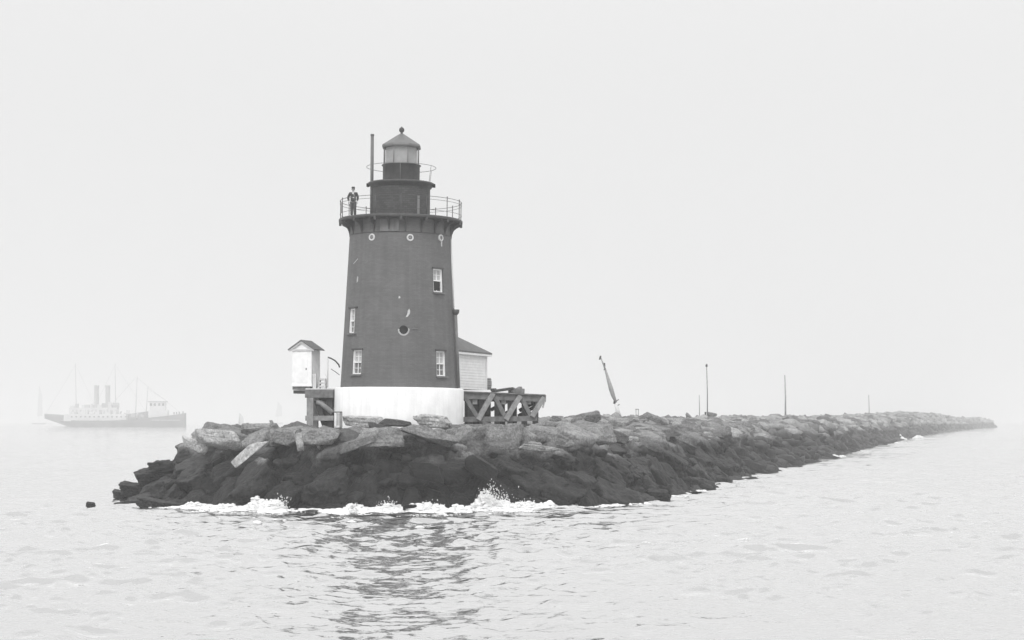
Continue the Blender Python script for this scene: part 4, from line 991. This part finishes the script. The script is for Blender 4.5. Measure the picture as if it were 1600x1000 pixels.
# ------------------------------------------------------------------ ships in the haze
def hull_mesh(name, L_, B_, sheer, m, parent, counter=0.12, plumb=True, foot=-1.0):
    """x from 0 (stern) to L; sheer(u) gives the rail height"""
    n, V, Fc = 41, [], []
    for i in range(n):
        u = i / (n - 1); zt = sheer(u)
        hb = B_ / 2 * min(1, (max(0, 1 - u) / 0.3) ** 0.6) * min(1, (0.25 + u / 0.2 * 0.75))
        hb = max(hb, 0.05)
        kz = foot if u > counter else foot + (zt * 0.62 - foot) * (1 - u / counter) ** 0.8
        wl = hb * (0.9 if u > counter else 0.5 + 0.4 * u / counter) * (1 - 0.35 * max(0, (u - .7) / .3))
        for sx in (-1, 1):
            V += [(u * L_, sx * hb, zt), (u * L_, sx * (hb + wl) / 2, (zt + kz) / 2), (u * L_, sx * wl, kz)]
    for i in range(n - 1):
        for o_ in (0, 3):
            for j in range(2):
                a = i * 6 + o_ + j; q = (a, a + 6, a + 7, a + 1); Fc.append(q if o_ == 0 else q[::-1])
        Fc.append((i * 6, i * 6 + 3, i * 6 + 9, i * 6 + 6))
    Fc.append((0, 1, 2, 5, 4, 3)); k = (n - 1) * 6; Fc.append((k + 3, k + 4, k + 5, k + 2, k + 1, k))
    return mesh_obj(name, V, Fc, m, parent, True)
YA = 1200.0; ka = YA / F
SA = thing('steamer', 'hazy nearer steamer with a tall wheelhouse towards its plumb bow, anchored left of the breakwater', 'ship', (PX(95, YA), YA, 0), 0, 'steamers in the haze')
ax = lambda px: (px - 95) * ka
az = lambda py: (666.8 - py) * ka
hull_mesh('hull', ax(291), 11, lambda u: az(657) + (az(645) - az(657)) * max(0, (u - .35) / .65) ** 1.8 + 0.6 * max(0, (0.15 - u) / .15), M['hull'], SA)
b = MB(); b.box((ax(150), 0, az(652.5)), (ax(205) - ax(108), 6.5, az(647) - az(658)), bevel=0.2); b.build('deckhouse', M['shippale'], SA)
b = MB(); b.box((ax(248), 0, az(648)), (ax(264) - ax(234), 6, az(641) - az(655)), bevel=0.2); o = b.build('bridge_house', M['shippale'], SA)
w_ = MB(); w_.box((ax(247), 0, az(634.5)), (ax(259) - ax(235), 5, az(628) - az(641)), bevel=0.2); wh = w_.build('wheelhouse', M['shippale'], SA)
b = MB(); b.box((ax(246.5), 0, az(627.3)), (ax(261) - ax(233), 6.2, 0.7)); b.build('roof', M['shipgrey'], wh)
for px in (237, 243, 250, 256):
    b = MB(); b.box((ax(px), -2.55, az(632)), (1.5, 0.2, 1.7)); b.build('window', M['hull'], wh)
for px, py, ln in ((213, 588, -1.5), (229.5, 604, -2.0)):
    b = MB(); b.tube([(ax(px + ln), 0, az(656)), (ax(px - ln), 0, az(py))], [0.35, 0.18], 8); b.build('mast', M['shipgrey'], SA)
b = MB()
for px in (272, 276, 280, 286): b.box((ax(px), 0, az(645.5) + (px - 272) * 0.04), (0.7, 0.7, 1.6))
b.build('bollards', M['hull'], SA)
b = MB(); b.tube([(ax(196), -1, az(655)), (ax(196), -1, az(645))], 0.8, 10); b.build('ventilator', M['shipgrey'], SA)
rnd = random.Random(4)
for k in range(14):                       # ventilators, boats and gear along the deck
    px = 112 + k * 8.5 + rnd.uniform(-3, 3); h_ = rnd.uniform(1.2, 3.4); zb_ = az(647) if px < 203 else az(652)
    b = MB()
    if k % 3: b.box((ax(px), rnd.uniform(-2, 2), zb_ + h_ / 2), (rnd.uniform(1.2, 4), 2.2, h_), bevel=0.3)
    else: b.tube([(ax(px), 0, zb_ - 0.5), (ax(px), 0, zb_ + h_), (ax(px) + 0.9, 0, zb_ + h_ + 0.5)], 0.55, 8)
    b.build('deck_gear', M['shipgrey' if k % 2 else 'shippale'], SA)
for px in range(114, 204, 7):
    b = MB(); b.box((ax(px), -3.3, az(651)), (1.1, 0.2, 1.0)); b.build('porthole', M['hull'], SA)
b = MB(); b.box((ax(190), -4.9, az(656.3)), (ax(285) - ax(98), 0.12, 0.25)); b.build('rubbing_strake', M['shippale'], SA)
for p0, p1 in (((214, 590), (282, 645)), ((212, 590), (160, 648)), ((229, 606), (262, 627))):
    b = MB(); b.tube([(ax(p0[0]), 0, az(p0[1])), (ax(p1[0]), 0, az(p1[1]))], 0.05, 5); b.build('stay', M['hull'], SA)
YB = 1330.0; kb = YB / F
SB = thing('steamer', 'fainter farther steamer with two tall funnels and two tall masts, partly behind the nearer ship', 'ship', (PX(70, YB), YB, 0), 0, 'steamers in the haze')
bx = lambda px: (px - 70) * kb
bzz = lambda py: (666.0 - py) * kb
hull_mesh('hull', bx(232), 11, lambda u: bzz(648.5) + 1.0 * max(0, (.2 - u) / .2) + 3 * max(0, (u - .6) / .4) ** 2, M['hull'], SB, 0.25)
b = MB(); b.box((bx(147), 0, bzz(643.5)), (bx(186) - bx(112), 8, bzz(637) - bzz(650)), bevel=0.2); b.build('deckhouse', M['shippale'], SB)
b = MB(); b.box((bx(178), 0, bzz(633)), (bx(184) - bx(172), 8, 0.8)); b.box((bx(178), 0, bzz(636)), (6, 5, 3)); b.build('bridge', M['shipgrey'], SB)
for px in (151, 168.5):
    b = MB(); b.lathe([(1.85, bzz(641)), (1.8, bzz(604)), (1.95, bzz(603.5)), (1.95, bzz(602)), (1.5, bzz(602))], 24, c=(bx(px), 0, 0)); b.build('funnel', M['shipgrey'], SB)
for px, py in ((118.5, 568), (180.3, 568)):
    b = MB(); b.tube([(bx(px + 0.8), 0, bzz(646)), (bx(px - .6), 0, bzz(py))], [0.34, 0.16], 8); b.build('mast', M['shipgrey'], SB)
for k in range(10):
    px = 114 + k * 7.3 + rnd.uniform(-2, 2); h_ = rnd.uniform(1.5, 4.5); b = MB()
    b.box((bx(px), rnd.uniform(-3, 3), bzz(637) + h_ / 2), (rnd.uniform(1.5, 5), 2.5, h_), bevel=0.35); b.build('deck_gear', M['shipgrey' if k % 2 else 'shippale'], SB)
for px in range(116, 186, 6):
    b = MB(); b.box((bx(px), -4.05, bzz(642)), (1.4, 0.2, 1.6)); b.build('window', M['shipgrey'], SB)
for p0, p1 in (((118, 570), (72, 646)), ((118, 570), (150, 636)), ((180, 570), (148, 636)), ((180, 570), (229, 645))):
    b = MB(); b.tube([(bx(p0[0]), 0, bzz(p0[1])), (bx(p1[0]), 0, bzz(p1[1]))], 0.05, 5); b.build('stay', M['hull'], SB)
def sailboat(px, py0, py1, wpx, Y, lab, hullpx):
    k = Y / F; o = thing('sailboat', lab, 'sailboat', (PX(px, Y), Y, 0), 0, 'sailing boats in the haze')
    zb = max(1.0, PZ(py1, Y)); zt = PZ(py0, Y)
    hull_mesh('hull', hullpx * k, hullpx * k * 0.28, lambda u: 1.1 + 0.5 * (2 * u - 1) ** 2, M['hull'], o, 0.1).location = (-hullpx * k * 0.5, 0, 0)
    b = MB(); b.tube([(0, 0, 0.5), (0, 0, zt)], [0.14, 0.07], 8); b.build('mast', M['hull'], o)
    w = wpx * k; b = MB(); poly = [(0.15, zb), (w, zb + 0.4), (w * .93, zb + (zt - zb) * .66), (0.15, zt)]
    b.prism(poly, 0.08); b.build('mainsail', M['sail'], o)
    b = MB(); b.prism([(-0.15, zt * .9), (-0.15, zb), (-w * .55, zb)], 0.06); b.build('jib', M['sail'], o)
sailboat(374.5, 645.5, 667, 6.5, 900, 'pale gaff-rigged sailboat in the haze showing above the left end of the rocks', 15)
sailboat(434, 627, 651, 7, 2300, 'very faint sailing vessel in the fog between the privy and the pale sail', 16)
sailboat(61, 601, 650, 5.5, 2100, 'faint tall sailing vessel in the fog at the far left beyond the steamers', 22)

# ------------------------------------------------------------------ haze
HZ = MB(); HZ.box((0, 2600, 27.0), (9600, 5700, 62.0)); hz = HZ.build('haze', bpy.data.materials.new('haze'))
hm = hz.data.materials[0]; hm.use_nodes = True; hm.node_tree.nodes.clear()
ho = hm.node_tree.nodes.new('ShaderNodeOutputMaterial'); hv = hm.node_tree.nodes.new('ShaderNodeVolumePrincipled')
hv.inputs['Color'].default_value = (0.84, 0.84, 0.84, 1); hv.inputs['Density'].default_value = 0.00078; hv.inputs['Anisotropy'].default_value = 0.0
hm.node_tree.links.new(hv.outputs[0], ho.inputs['Volume'])
tag(hz, 'pale sea haze over the water', 'haze', None, 'stuff')
